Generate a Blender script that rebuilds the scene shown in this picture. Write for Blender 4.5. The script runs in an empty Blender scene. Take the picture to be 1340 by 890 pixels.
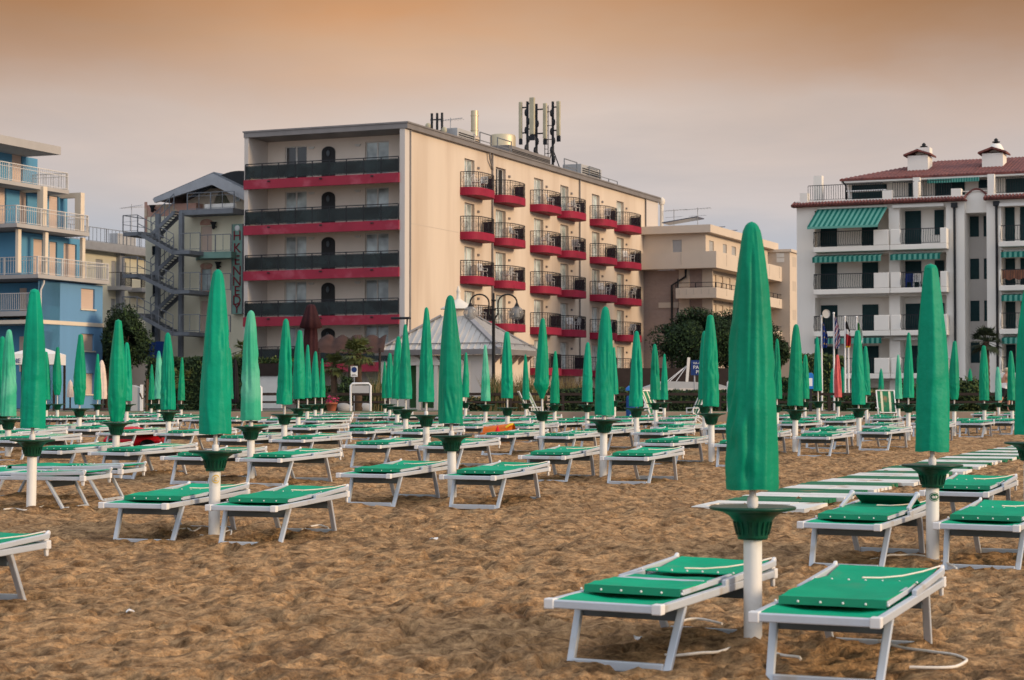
import bpy, bmesh, math, random
import numpy as np
from mathutils import Vector, Matrix, noise
random.seed(7)
R = math.radians
scene = bpy.context.scene
col = scene.collection
PI = math.pi

# ------------------------------------------------------------------ camera
CAMZ = 1.53
FPX = 2545.0                      # focal length measured in pixels of the 1340 px photograph
TH = math.atan(80 / FPX)          # upward pitch: the horizon sits 80 px below the middle
cd = bpy.data.cameras.new('camera')
cam = bpy.data.objects.new('camera', cd); col.objects.link(cam)
cam.location = (0, 0, CAMZ); cam.rotation_euler = (PI/2 + TH, 0, 0)
cd.sensor_width = 36; cd.lens = 36 * FPX / 1340
cd.clip_start = 0.1; cd.clip_end = 5000
cd.dof.use_dof = True; cd.dof.focus_distance = 24; cd.dof.aperture_fstop = 7.0
scene.camera = cam

def ray(px, py):
    u = px - 670; v = 445 - py
    c, s = math.cos(TH), math.sin(TH)
    dy = FPX*c - v*s
    return u/dy, (FPX*s + v*c)/dy
def pt(px, py, Y):
    dx, dz = ray(px, py)
    return Vector((dx*Y, Y, CAMZ + dz*Y))

ANG = math.atan2(-.389, .921)     # all buildings and the umbrella rows share this street direction
U = Vector((math.cos(ANG), math.sin(ANG))); V = Vector((-math.sin(ANG), math.cos(ANG)))
GZ = 1.08                         # level of the promenade and the town behind it

class Frame:
    """a surveyed wall frame: x runs along the front, y goes back from it, z up from the promenade"""
    def __init__(s, px, Y, z0=GZ, ang=ANG):
        p = pt(px, 500, Y); s.o = Vector((p.x, p.y)); s.z0 = z0; s.ang = ang
        s.u = Vector((math.cos(ang), math.sin(ang))); s.v = Vector((-math.sin(ang), math.cos(ang)))
    def _hit(s, px, py, o, t):
        dx, dz = ray(px, py)
        Y = (t.x*o.y - t.y*o.x) / (t.x - t.y*dx)
        return (Vector((dx*Y, Y)) - o).dot(t), CAMZ + dz*Y - s.z0
    def F(s, px, py=300, y=0): return s._hit(px, py, s.o + s.v*y, s.u)
    def S(s, px, py=300, x=0): return s._hit(px, py, s.o + s.u*x, s.v)
    def fx(s, px, y=0): return s.F(px, 300, y)[0]
    def sy(s, px, x=0): return s.S(px, 300, x)[0]
    def w(s, x, y, z=0):
        p = s.o + s.u*x + s.v*y
        return Vector((p.x, p.y, s.z0 + z))

# ------------------------------------------------------------------ object helpers
def tag(o, label=None, cat=None, group=None, kind=None):
    if label: o['label'] = label
    if cat: o['category'] = cat
    if group: o['group'] = group
    if kind: o['kind'] = kind
    return o
def empty(name, loc, rz=0, label=None, cat=None, group=None):
    o = bpy.data.objects.new(name, None); col.objects.link(o)
    o.location = loc; o.rotation_euler = (0, 0, rz); o.empty_display_size = .2
    return tag(o, label, cat, group)
def copy_tree(o, parent=None):
    c = o.copy(); col.objects.link(c)
    if parent: c.parent = parent
    for ch in list(o.children): copy_tree(ch, c)
    return c

class MB:
    def __init__(s): s.v = []; s.f = []; s.m = []; s.s = []
    def add(s, vs, fs, m=0, sm=False):
        n = len(s.v); s.v += [tuple(p) for p in vs]
        for f in fs: s.f.append([n+i for i in f]); s.m.append(m); s.s.append(sm)
    def box(s, x0, x1, y0, y1, z0, z1, m=0):
        x0, x1 = sorted((x0, x1)); y0, y1 = sorted((y0, y1)); z0, z1 = sorted((z0, z1))
        s.add([(x0,y0,z0),(x1,y0,z0),(x1,y1,z0),(x0,y1,z0),(x0,y0,z1),(x1,y0,z1),(x1,y1,z1),(x0,y1,z1)],
              [(0,3,2,1),(4,5,6,7),(0,1,5,4),(1,2,6,5),(2,3,7,6),(3,0,4,7)], m)
    def bar(s, p, q, w, h=None, m=0, up=(0,0,1)):
        p = Vector(p); q = Vector(q); h = h or w
        d = (q-p).normalized(); up = Vector(up)
        if abs(d.dot(up)) > .98: up = Vector((1,0,0)) if abs(d.x) < .9 else Vector((0,1,0))
        a = d.cross(up).normalized()*w/2; b = a.cross(d).normalized()*h/2
        s.add([p-a-b,p+a-b,p+a+b,p-a+b,q-a-b,q+a-b,q+a+b,q-a+b],
              [(0,3,2,1),(4,5,6,7),(0,1,5,4),(1,2,6,5),(2,3,7,6),(3,0,4,7)], m)
    def tube(s, path, r, seg=8, m=0, closed=False, caps=True, sm=True):
        path = [Vector(p) for p in path]; n = len(path)
        rs = r if isinstance(r, (list, tuple)) else [r]*n
        rings = []; ref = None
        for i, p in enumerate(path):
            a = path[(i-1) % n] if (closed or i > 0) else p
            b = path[(i+1) % n] if (closed or i < n-1) else p
            d = (b-a).normalized()
            if ref is None:
                ref = Vector((0,0,1)) if abs(d.z) < .9 else Vector((1,0,0))
            x = ref - d*ref.dot(d)
            if x.length < 1e-4: x = d.orthogonal()
            x.normalize(); y = d.cross(x); ref = x
            rings.append([p + (x*math.cos(2*PI*k/seg) + y*math.sin(2*PI*k/seg))*rs[i] for k in range(seg)])
        vs = [q for ring in rings for q in ring]; fs = []
        for i in range(n if closed else n-1):
            j = (i+1) % n
            for k in range(seg):
                l = (k+1) % seg
                fs.append((i*seg+k, i*seg+l, j*seg+l, j*seg+k))
        s.add(vs, fs, m, sm)
        if caps and not closed:
            s.add(rings[0], [tuple(reversed(range(seg)))], m); s.add(rings[-1], [tuple(range(seg))], m)
    def lathe(s, prof, seg=24, m=0, c=(0,0,0), sm=True, caps=True):
        vs = []; fs = []
        for r, z in prof:
            for k in range(seg):
                a = 2*PI*k/seg; vs.append((c[0]+r*math.cos(a), c[1]+r*math.sin(a), c[2]+z))
        for i in range(len(prof)-1):
            for k in range(seg):
                l = (k+1) % seg
                fs.append((i*seg+k, i*seg+l, (i+1)*seg+l, (i+1)*seg+k))
        s.add(vs, fs, m, sm)
        if caps:
            if prof[0][0] > 1e-4: s.add(vs[:seg], [tuple(reversed(range(seg)))], m)
            if prof[-1][0] > 1e-4: s.add(vs[-seg:], [tuple(range(seg))], m)
    def ball(s, c, r, seg=12, m=0, sq=(1,1,1)):
        n = seg//2
        pr = [(max(1e-5, math.sin(PI*i/n)), -math.cos(PI*i/n)) for i in range(n+1)]
        vs = []; fs = []
        for a, z in pr:
            for k in range(seg):
                t = 2*PI*k/seg
                vs.append((c[0]+r*sq[0]*a*math.cos(t), c[1]+r*sq[1]*a*math.sin(t), c[2]+r*sq[2]*z))
        for i in range(n):
            for k in range(seg):
                l = (k+1) % seg
                fs.append((i*seg+k, i*seg+l, (i+1)*seg+l, (i+1)*seg+k))
        s.add(vs, fs, m, True)
    def prism(s, poly, axis, d0, d1, m=0):
        """poly: 2D outline; axis 'y': poly is (x,z) extruded in y; 'x': (y,z) in x; 'z': (x,y) in z"""
        def P(a, b, d): return {'y': (a, d, b), 'x': (d, a, b), 'z': (a, b, d)}[axis]
        n = len(poly)
        vs = [P(a, b, d0) for a, b in poly] + [P(a, b, d1) for a, b in poly]
        fs = [tuple(range(n)), tuple(range(2*n-1, n-1, -1))] + [(i, (i+1) % n, n+(i+1) % n, n+i) for i in range(n)]
        s.add(vs, fs, m)
    def quad(s, a, b, c, d, m=0): s.add([a, b, c, d], [(0,1,2,3)], m)
    def mesh(s, me, M, m=0):
        s.add([M @ v.co for v in me.vertices], [tuple(p.vertices) for p in me.polygons], m)
    def build(s, name, mats, parent=None, loc=None, rz=0, recalc=True, bevel=0):
        me = bpy.data.meshes.new(name)
        me.from_pydata(s.v, [], s.f)
        mats = mats if isinstance(mats, (list, tuple)) else [mats]
        for x in mats: me.materials.append(x)
        me.polygons.foreach_set('material_index', s.m)
        me.polygons.foreach_set('use_smooth', s.s)
        if recalc:
            bm = bmesh.new(); bm.from_mesh(me); bmesh.ops.recalc_face_normals(bm, faces=bm.faces); bm.to_mesh(me); bm.free()
        me.update()
        o = bpy.data.objects.new(name, me); col.objects.link(o)
        if parent: o.parent = parent
        if loc is not None: o.location = loc
        if rz: o.rotation_euler = (0, 0, rz)
        if bevel:
            b = o.modifiers.new('bevel', 'BEVEL'); b.width = bevel; b.segments = 2; b.limit_method = 'ANGLE'
        return o

def text_mesh(txt, size, depth=.01, align='CENTER'):
    c = bpy.data.curves.new('t', 'FONT'); c.body = txt; c.size = size; c.extrude = depth
    c.align_x = align; c.align_y = 'CENTER'; c.resolution_u = 2
    o = bpy.data.objects.new('t', c)
    me = bpy.data.meshes.new_from_object(o)
    bpy.data.objects.remove(o)
    return me

# ------------------------------------------------------------------ materials
def srgb(r, g, b):
    f = lambda c: (c/12.92 if c <= .04045 else ((c+.055)/1.055)**2.4)
    return (f(r/255), f(g/255), f(b/255))
def mat(name, c, rough=.6, var=.12, scale=3.0, bump=0.0, bscale=60, metal=0, spec=.18, obj_var=0.0, c2=None, patch=None, streak=False, alpha=1.0, hue_var=0):
    """procedural material: two scales of noise vary the colour, noise bumps the surface"""
    m = bpy.data.materials.new(name); m.use_nodes = True
    n = m.node_tree.nodes; L = m.node_tree.links
    bs = n['Principled BSDF']; bs.inputs['Roughness'].default_value = rough
    bs.inputs['Metallic'].default_value = metal; bs.inputs['Specular IOR Level'].default_value = spec
    geo = n.new('ShaderNodeNewGeometry'); pos = geo.outputs['Position']
    if streak:
        mp = n.new('ShaderNodeMapping'); mp.inputs['Scale'].default_value = (1, 1, .12); L.new(pos, mp.inputs['Vector']); pv = mp.outputs[0]
    else: pv = pos
    nz = n.new('ShaderNodeTexNoise'); nz.inputs['Scale'].default_value = scale; nz.inputs['Detail'].default_value = 6
    nz.inputs['Roughness'].default_value = .62
    L.new(pv, nz.inputs['Vector'])
    rp = n.new('ShaderNodeValToRGB'); rp.color_ramp.elements[0].position = .3; rp.color_ramp.elements[1].position = .7
    lo = tuple(max(0, x*(1-var)) for x in (c2 or c)); hi = tuple(min(1, x*(1+var)) for x in c)
    rp.color_ramp.elements[0].color = (*lo, 1); rp.color_ramp.elements[1].color = (*hi, 1)
    L.new(nz.outputs['Fac'], rp.inputs['Fac'])
    out = rp.outputs['Color']
    if patch:
        pc, pscale, plo, phi = patch
        pn = n.new('ShaderNodeTexNoise'); pn.inputs['Scale'].default_value = pscale; pn.inputs['Detail'].default_value = 5
        L.new(pv, pn.inputs['Vector'])
        pr = n.new('ShaderNodeValToRGB'); pr.color_ramp.elements[0].position = plo; pr.color_ramp.elements[1].position = phi
        L.new(pn.outputs['Fac'], pr.inputs['Fac'])
        mx = n.new('ShaderNodeMix'); mx.data_type = 'RGBA'
        L.new(pr.outputs['Color'], mx.inputs[0]); L.new(out, mx.inputs[6]); mx.inputs[7].default_value = (*pc, 1)
        out = mx.outputs[2]
    if obj_var:
        oi = n.new('ShaderNodeObjectInfo')
        mr = n.new('ShaderNodeMapRange'); mr.inputs['To Min'].default_value = 1-obj_var; mr.inputs['To Max'].default_value = 1+obj_var
        L.new(oi.outputs['Random'], mr.inputs['Value'])
        hs = n.new('ShaderNodeHueSaturation'); L.new(mr.outputs[0], hs.inputs['Value']); L.new(out, hs.inputs['Color'])
        if hue_var:
            m2 = n.new('ShaderNodeMapRange'); m2.inputs['To Min'].default_value = .5-hue_var; m2.inputs['To Max'].default_value = .5+hue_var
            ml = n.new('ShaderNodeMath'); ml.operation = 'MULTIPLY'; ml.inputs[1].default_value = 7.13
            fr = n.new('ShaderNodeMath'); fr.operation = 'FRACT'
            L.new(oi.outputs['Random'], ml.inputs[0]); L.new(ml.outputs[0], fr.inputs[0]); L.new(fr.outputs[0], m2.inputs['Value'])
            L.new(m2.outputs[0], hs.inputs['Hue'])
        out = hs.outputs['Color']
    L.new(out, bs.inputs['Base Color'])
    if alpha < 1: bs.inputs['Alpha'].default_value = alpha
    if bump:
        bn = n.new('ShaderNodeTexNoise'); bn.inputs['Scale'].default_value = bscale; bn.inputs['Detail'].default_value = 6
        L.new(pos, bn.inputs['Vector'])
        bp = n.new('ShaderNodeBump'); bp.inputs['Strength'].default_value = bump; bp.inputs['Distance'].default_value = .02
        L.new(bn.outputs['Fac'], bp.inputs['Height']); L.new(bp.outputs[0], bs.inputs['Normal'])
    return m
def brick_mat(name, c1, c2, mortar, scale):
    m = bpy.data.materials.new(name); m.use_nodes = True
    n = m.node_tree.nodes; L = m.node_tree.links; bs = n['Principled BSDF']; bs.inputs['Roughness'].default_value = .85
    tc = n.new('ShaderNodeTexCoord'); mp = n.new('ShaderNodeMapping'); mp.inputs['Rotation'].default_value = (PI/2, 0, 0)
    b = n.new('ShaderNodeTexBrick'); b.inputs['Scale'].default_value = scale
    b.inputs['Color1'].default_value = (*c1, 1); b.inputs['Color2'].default_value = (*c2, 1); b.inputs['Mortar'].default_value = (*mortar, 1)
    L.new(tc.outputs['Object'], mp.inputs[0]); L.new(mp.outputs[0], b.inputs['Vector']); L.new(b.outputs['Color'], bs.inputs['Base Color'])
    return m
def glass_mat(name, c, alpha=1.0, rough=.08):
    m = bpy.data.materials.new(name); m.use_nodes = True
    bs = m.node_tree.nodes['Principled BSDF']
    n = m.node_tree.nodes; L = m.node_tree.links
    nz = n.new('ShaderNodeTexNoise'); nz.inputs['Scale'].default_value = .9
    geo = n.new('ShaderNodeNewGeometry'); L.new(geo.outputs['Position'], nz.inputs['Vector'])
    rp = n.new('ShaderNodeValToRGB')
    rp.color_ramp.elements[0].color = (*[x*.5 for x in c], 1); rp.color_ramp.elements[1].color = (*[x*1.4 for x in c], 1)
    rp.color_ramp.elements[0].position = .35; rp.color_ramp.elements[1].position = .65
    L.new(nz.outputs['Fac'], rp.inputs['Fac']); L.new(rp.outputs[0], bs.inputs['Base Color'])
    bs.inputs['Roughness'].default_value = rough; bs.inputs['Specular IOR Level'].default_value = .6
    bs.inputs['Alpha'].default_value = alpha
    return m

GREEN = (.0, .240, .132)
M = {}
M['cover'] = mat('cover_vinyl', GREEN, .5, .16, 2.2, .45, 12, spec=.13, obj_var=.14, hue_var=.008)
M['cover_faded'] = mat('cover_vinyl_faded', (.03, .34, .20), .6, .12, 1.6, .35, 14, spec=.2, patch=((.10,.42,.28), 2.2, .45, .62), obj_var=.08)
M['cover_pale'] = mat('cover_vinyl_pale', (.10, .42, .29), .65, .14, 1.6, .3, 14, spec=.2, patch=((.02,.29,.24), 1.8, .48, .6))
M['cover_red'] = mat('cover_vinyl_red', (.50, .085, .085), .5, .2, 2.5, .3, 14)
M['cover_brown'] = mat('umbrella_cloth_brown', (.032, .009, .011), .8, .25, 5, .3, 20)
M['cover_black'] = mat('umbrella_cloth_black', (.012, .01, .012), .8, .25, 5, .3, 20)
M['cover_cream'] = mat('umbrella_cloth_cream', (.62, .5, .42), .8, .12, 5, .3, 20)
M['tray'] = mat('tray_plastic', (.002, .045, .024), .38, .2, 4, .1, 40, spec=.35, obj_var=.15)
M['pole'] = mat('pole_white_plastic', (.66, .64, .60), .45, .08, 2.2, .08, 30, patch=((.42,.38,.32), 5, .6, .75), streak=False)
M['pole_metal'] = mat('pole_metal', (.55, .53, .5), .4, .12, 6, metal=.3)
M['fabric'] = mat('lounger_mesh_fabric', (.0, .32, .165), .7, .14, 3, .25, 260, spec=.12, obj_var=.10, patch=((.05,.28,.155), 3.5, .56, .75))
M['fabric_dark'] = mat('lounger_dark_fabric', (.0, .19, .095), .6, .12, 3, .2, 200, spec=.3)
M['alu'] = mat('lounger_aluminium', (.50, .54, .59), .42, .07, 3, .05, 60, metal=.2, spec=.4, patch=((.40,.35,.28), 5, .60, .78))
M['alu_grey'] = mat('lounger_grey_bar', (.11, .13, .145), .5, .1, 3, metal=.1)
M['plastic'] = mat('white_plastic', (.68, .67, .66), .5, .06, 5)
M['rope'] = mat('white_rope', (.68, .62, .54), .8, .12, 30)
M['mat_white'] = mat('walkway_white', (.66, .65, .61), .7, .07, 2.5, .15, 40, patch=((.34,.22,.13), 2.6, .60, .70))
M['mat_green'] = mat('walkway_green', (.02, .145, .07), .7, .15, 2.5, .15, 40, patch=((.25,.16,.09), 2.6, .62, .72))
M['emblem_gold'] = mat('emblem_gold', (.55, .36, .06), .5, .1)
M['emblem_green'] = mat('emblem_green', (.005, .09, .04), .5, .1)
M['dark'] = mat('dark_metal', (.018, .02, .024), .5, .15)
M['black'] = mat('black_paint', (.01, .01, .011), .35, .1)
M['steel'] = mat('blue_grey_steel', (.16, .172, .19), .6, .15, 2)
M['steel_light'] = mat('galvanised_steel', (.32, .33, .35), .5, .1, 2, metal=.3)
M['roofmetal'] = mat('roof_metal', (.20, .185, .18), .5, .12, .8, metal=.2)
M['beige'] = mat('stucco_beige', (.58, .485, .39), .9, .05, .5, .15, 12, patch=((.48,.385,.30), .45, .46, .7), streak=True)
M['beige_in'] = mat('stucco_beige_loggia', (.74, .65, .56), .9, .05, .6, .15, 12)
M['offwhite'] = mat('concrete_offwhite', (.52, .47, .43), .9, .05, .6, .1, 12, streak=True)
M['laundry'] = mat('laundry_cloth', (.22, .10, .065), .85, .2, 4)
M['dark_sheet'] = mat('balcony_dark_sheet', (.035, .016, .03), .85, .2, 3)
M['red'] = mat('balcony_red', (.255, .015, .040), .65, .12, 1.2, .1, 10, patch=((.19,.015,.03), 1.5, .58, .72))
M['redpink'] = mat('balcony_red_faded', (.275, .026, .048), .65, .12, .8, .1, 10, patch=((.36,.07,.10), 1.1, .55, .7))
M['smoke'] = glass_mat('smoked_glass', (.014, .022, .023), .9, .3); M['smoke'].node_tree.nodes['Principled BSDF'].inputs['Specular IOR Level'].default_value = .2
M['pane'] = glass_mat('window_pane', (.42, .49, .49), 1, .1)
M['pane_dark'] = glass_mat('window_pane_dark', (.012, .014, .016), 1, .1)
M['frame_white'] = mat('window_frame_white', (.62, .60, .56), .5, .05)
M['shade_green'] = mat('dark_green_shutter', (.006, .030, .034), .55, .12, 4)
M['shutter_beige'] = mat('roller_shutter_beige', (.52, .40, .33), .7, .05, 1)
M['blue'] = mat('stucco_blue', (.09, .25, .40), .9, .07, .5, .15, 12, streak=True)
M['blue_lilac'] = mat('stucco_blue_lower', (.125, .265, .44), .9, .07, .5, .15, 12, streak=True)
M['cream'] = mat('trim_cream', (.62, .53, .42), .85, .05, .8)
M['greytrim'] = mat('slab_edge_grey', (.36, .345, .335), .85, .07, .8)
M['rail_white'] = mat('railing_white', (.54, .52, .50), .5, .05)
M['yellow'] = mat('stucco_pale_yellow', (.70, .655, .50), .9, .06, .5, .15, 12, streak=True)
M['pinkstone'] = mat('mural_pink_stone', (.47, .27, .21), .9, .1, 1.3, .2, 8, patch=((.5,.42,.3), .9, .5, .6))
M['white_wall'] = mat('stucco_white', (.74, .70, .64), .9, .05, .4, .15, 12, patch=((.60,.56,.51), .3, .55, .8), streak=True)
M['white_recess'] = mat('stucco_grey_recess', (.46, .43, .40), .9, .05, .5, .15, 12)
M['tile'] = None
M['awn_g'] = mat('awning_green', (.004, .105, .085), .75, .08)
M['awn_w'] = mat('awning_white', (.10, .28, .23), .75, .06)
M['brick'] = brick_mat('brown_brick', (.23,.165,.14), (.27,.195,.17), (.30,.26,.24), 2.2)
M['tan_wall'] = mat('stucco_tan', (.47, .40, .33), .9, .05, .5, .1, 12, streak=True)
M['tan_light'] = mat('stucco_tan_light', (.56, .47, .38), .9, .05, .5, .1, 12)
M['solar'] = glass_mat('solar_panel', (.05, .07, .12), 1, .15)
M['foliage_dark'] = mat('pine_needles', (.014, .028, .012), .8, .4, .8, obj_var=.1)
M['foliage'] = mat('leaf_green', (.034, .060, .018), .75, .4, 1.2)
M['foliage_lt'] = mat('leaf_yellow_green', (.105, .125, .035), .75, .35, 1.2)
M['foliage_dry'] = mat('dry_grass', (.18, .135, .06), .8, .35, 1.2)
M['palm'] = mat('palm_leaf', (.085, .10, .032), .65, .4, 2)
M['palm_dark'] = mat('palm_leaf_dark', (.03, .042, .022), .65, .4, 2)
M['bark'] = mat('bark', (.07, .045, .03), .9, .3, 4, .5, 12)
M['paving'] = mat('promenade_paving', (.15, .13, .115), .9, .12, .8, .2, 10)
M['kerb'] = mat('kerb_stone', (.24, .19, .15), .9, .1, 1.5)
M['turf'] = mat('green_strip_turf', (.03, .085, .03), .9, .25, 4, .4, 40)
M['kiosk_roof'] = mat('kiosk_roof_metal', (.47, .44, .405), .5, .08, 1.2)
M['kiosk_roof_dark'] = mat('kiosk_roof_flashing', (.22, .22, .235), .55, .1, 1.2)
M['kiosk_white'] = mat('kiosk_white', (.62, .57, .5), .7, .06, 1.2)
M['kiosk_green'] = mat('kiosk_green_door', (.03, .085, .03), .6, .15, 2)
M['globe'] = glass_mat('lamp_globe_glass', (.30, .29, .28), .5, .08)
M['antenna'] = mat('antenna_panel', (.40, .36, .25), .5, .12, 1)
M['inox'] = mat('stainless_pipe', (.50, .43, .30), .5, .12, 1, metal=.6)
M['thatch'] = mat('brown_canopy_cloth', (.05, .024, .018), .85, .25, 1.5, .3, 6)
M['toy_red'] = mat('toy_red_plastic', (.55, .01, .02), .3, .1, 3)
M['toy_orange'] = mat('toy_orange_plastic', (.60, .125, .008), .4, .1, 3)
M['toy_yellow'] = mat('toy_yellow_plastic', (.75, .5, .03), .4, .1, 3)
M['bin_blue'] = mat('bin_blue_plastic', (.015, .075, .25), .45, .12, 3)
M['bin_cap'] = mat('bin_cap_blue', (.02, .16, .50), .45, .1, 3)
M['sign_blue'] = mat('sign_blue', (.012, .035, .14), .45, .08)
M['sign_white'] = mat('sign_white', (.68, .68, .68), .5, .05)
M['sign_green'] = mat('sign_teal', (.17, .29, .25), .6, .1, 2)
M['letter_red'] = mat('letter_red', (.16, .02, .03), .5, .1)
M['skin'] = mat('skin', (.48, .25, .17), .6, .06, 8)
M['shirt'] = mat('white_shirt', (.68, .65, .62), .8, .06, 8)
M['shorts'] = mat('black_shorts', (.012, .012, .014), .8, .1, 8)
M['hair'] = mat('pale_hair', (.42, .34, .24), .8, .15, 20)
M['terracotta'] = mat('terracotta', (.33, .10, .055), .8, .12, 4)
M['flower'] = mat('pink_flowers', (.50, .04, .14), .7, .3, 10)
M['plank_brown'] = mat('brown_boards', (.030, .021, .018), .8, .2, 3)
M['canopy_white'] = mat('white_canopy_cloth', (.66, .64, .62), .8, .05, 2)
M['grey_panel'] = mat('grey_panel', (.36, .36, .36), .6, .06, 2)
M['flag_blue'] = mat('flag_blue', (.015, .04, .2), .8, .1, 3)
M['flag_red'] = mat('flag_red', (.35, .02, .025), .8, .1, 3)
M['flag_green'] = mat('flag_green', (.04, .22, .05), .8, .1, 3)
M['stripe_cream'] = mat('deck_chair_cream_stripe', (.58, .55, .40), .8, .06, 3)
M['asphalt'] = mat('asphalt', (.05, .05, .052), .95, .2, 2, .3, 30)

def tile_mat():
    m = bpy.data.materials.new('roof_tile_terracotta'); m.use_nodes = True
    n = m.node_tree.nodes; L = m.node_tree.links; bs = n['Principled BSDF']; bs.inputs['Roughness'].default_value = .85
    geo = n.new('ShaderNodeNewGeometry')
    nz = n.new('ShaderNodeTexNoise'); nz.inputs['Scale'].default_value = 2.5; nz.inputs['Detail'].default_value = 8
    L.new(geo.outputs['Position'], nz.inputs['Vector'])
    rp = n.new('ShaderNodeValToRGB'); rp.color_ramp.elements[0].position = .32; rp.color_ramp.elements[1].position = .7
    rp.color_ramp.elements[0].color = (.085, .024, .022, 1); rp.color_ramp.elements[1].color = (.20, .058, .045, 1)
    L.new(nz.outputs['Fac'], rp.inputs['Fac']); L.new(rp.outputs[0], bs.inputs['Base Color'])
    return m
M['tile'] = tile_mat()
# ------------------------------------------------------------------ sky and light
SUN_EL, SUN_AZ = R(15), math.atan2(.90, -.42)       # low sun to the right of and slightly behind the camera, veiled by cloud
sv = Vector((math.sin(SUN_AZ)*math.cos(SUN_EL), math.cos(SUN_AZ)*math.cos(SUN_EL), math.sin(SUN_EL)))
ld = bpy.data.lights.new('sun', 'SUN'); ld.energy = 3.4; ld.angle = R(14); ld.color = (1.0, .735, .465)
lo = bpy.data.objects.new('sun', ld); col.objects.link(lo); lo.rotation_euler = sv.to_track_quat('Z', 'Y').to_euler()

w = bpy.data.worlds.new('World'); scene.world = w; w.use_nodes = True
n = w.node_tree.nodes; L = w.node_tree.links; n.clear()
out = n.new('ShaderNodeOutputWorld')
sky = n.new('ShaderNodeTexSky'); sky.sky_type = 'NISHITA'; sky.sun_disc = False; sky.sun_elevation = SUN_EL; sky.sun_rotation = SUN_AZ
sky.dust_density = 3
bg1 = n.new('ShaderNodeBackground'); bg1.inputs['Strength'].default_value = .1; L.new(sky.outputs[0], bg1.inputs[0])
tc = n.new('ShaderNodeTexCoord')
sep = n.new('ShaderNodeSeparateXYZ'); L.new(tc.outputs['Generated'], sep.inputs[0])
def math_node(op, a, b=None, c=None):
    m = n.new('ShaderNodeMath'); m.operation = op
    for i, x in enumerate((a, b, c)):
        if x is None: continue
        if isinstance(x, (int, float)): m.inputs[i].default_value = x
        else: L.new(x, m.inputs[i])
    return m.outputs[0]
# soft cloud streaks, stretched along the horizon
mp = n.new('ShaderNodeMapping'); mp.inputs['Scale'].default_value = (3.2, 1.0, 13); L.new(tc.outputs['Generated'], mp.inputs[0])
cn = n.new('ShaderNodeTexNoise'); cn.inputs['Scale'].default_value = 1.3; cn.inputs['Detail'].default_value = 7; cn.inputs['Roughness'].default_value = .55
cn.inputs['Distortion'].default_value = .4
L.new(mp.outputs[0], cn.inputs['Vector'])
cl = math_node('SUBTRACT', cn.outputs['Fac'], .5)
mp2 = n.new('ShaderNodeMapping'); mp2.inputs['Scale'].default_value = (2.6, 1.0, 5.5); mp2.inputs['Rotation'].default_value = (0, R(9), 0); L.new(tc.outputs['Generated'], mp2.inputs[0])
cn2 = n.new('ShaderNodeTexNoise'); cn2.inputs['Scale'].default_value = 1.7; cn2.inputs['Detail'].default_value = 5; cn2.inputs['Roughness'].default_value = .5; L.new(mp2.outputs[0], cn2.inputs['Vector'])
cl2 = math_node('SUBTRACT', cn2.outputs['Fac'], .5)
zz = math_node('ADD', sep.outputs['Z'], math_node('ADD', math_node('MULTIPLY', cl, .05), math_node('MULTIPLY', cl2, .05)))
rp = n.new('ShaderNodeValToRGB'); L.new(math_node('MULTIPLY', zz, 1.0), rp.inputs['Fac'])
cr = rp.color_ramp
stops = [(0.0, (.48,.51,.58)), (.088, (.52,.53,.58)), (.112, (.63,.57,.56)), (.145, (.77,.635,.56)), (.168, (.71,.50,.375)),
         (.188, (.68,.425,.265)), (.207, (.63,.325,.155)), (.24, (.45,.22,.10)), (.34, (.62,.45,.34)), (.48, (.74,.77,.85)), (.7, (.84,.93,1.08)), (1.0, (.9,1.0,1.2))]
cr.elements[0].position = 0; cr.elements[0].color = (*stops[0][1], 1)
cr.elements[1].position = 1; cr.elements[1].color = (*stops[-1][1], 1)
for p, c in stops[1:-1]:
    e = cr.elements.new(p); e.color = (*c, 1)
# denser, browner cloud bank to the upper right, a smaller one at the upper left
ax = math_node('DIVIDE', sep.outputs['X'], math_node('MAXIMUM', sep.outputs['Y'], .05))
bank_r = n.new('ShaderNodeMapRange'); bank_r.interpolation_type = 'SMOOTHSTEP'; L.new(math_node('ADD', ax, math_node('MULTIPLY', cl, .12)), bank_r.inputs['Value'])
bank_r.inputs['From Min'].default_value = -.02; bank_r.inputs['From Max'].default_value = .28
bank_l = n.new('ShaderNodeMapRange'); bank_l.interpolation_type = 'SMOOTHSTEP'; L.new(ax, bank_l.inputs['Value'])
bank_l.inputs['From Min'].default_value = -.04; bank_l.inputs['From Max'].default_value = -.27
bz = n.new('ShaderNodeMapRange'); bz.interpolation_type = 'SMOOTHSTEP'; L.new(zz, bz.inputs['Value'])
bz.inputs['From Min'].default_value = .095; bz.inputs['From Max'].default_value = .215
bank = math_node('MULTIPLY', math_node('MAXIMUM', bank_r.outputs[0], math_node('MULTIPLY', bank_l.outputs[0], .8)), bz.outputs[0])
up = n.new('ShaderNodeMapRange'); L.new(sep.outputs['Z'], up.inputs['Value']); up.inputs['From Min'].default_value = .25; up.inputs['From Max'].default_value = .45
up.inputs['To Min'].default_value = 1; up.inputs['To Max'].default_value = 0
fr = n.new('ShaderNodeMapRange'); L.new(sep.outputs['Y'], fr.inputs['Value']); fr.inputs['From Min'].default_value = 0; fr.inputs['From Max'].default_value = .4
bank = math_node('MULTIPLY', math_node('MULTIPLY', bank, up.outputs[0]), fr.outputs[0])
mx = n.new('ShaderNodeMix'); mx.data_type = 'RGBA'; L.new(math_node('MULTIPLY', bank, .85), mx.inputs[0]); L.new(rp.outputs[0], mx.inputs[6]); mx.inputs[7].default_value = (.30, .125, .035, 1)
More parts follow.
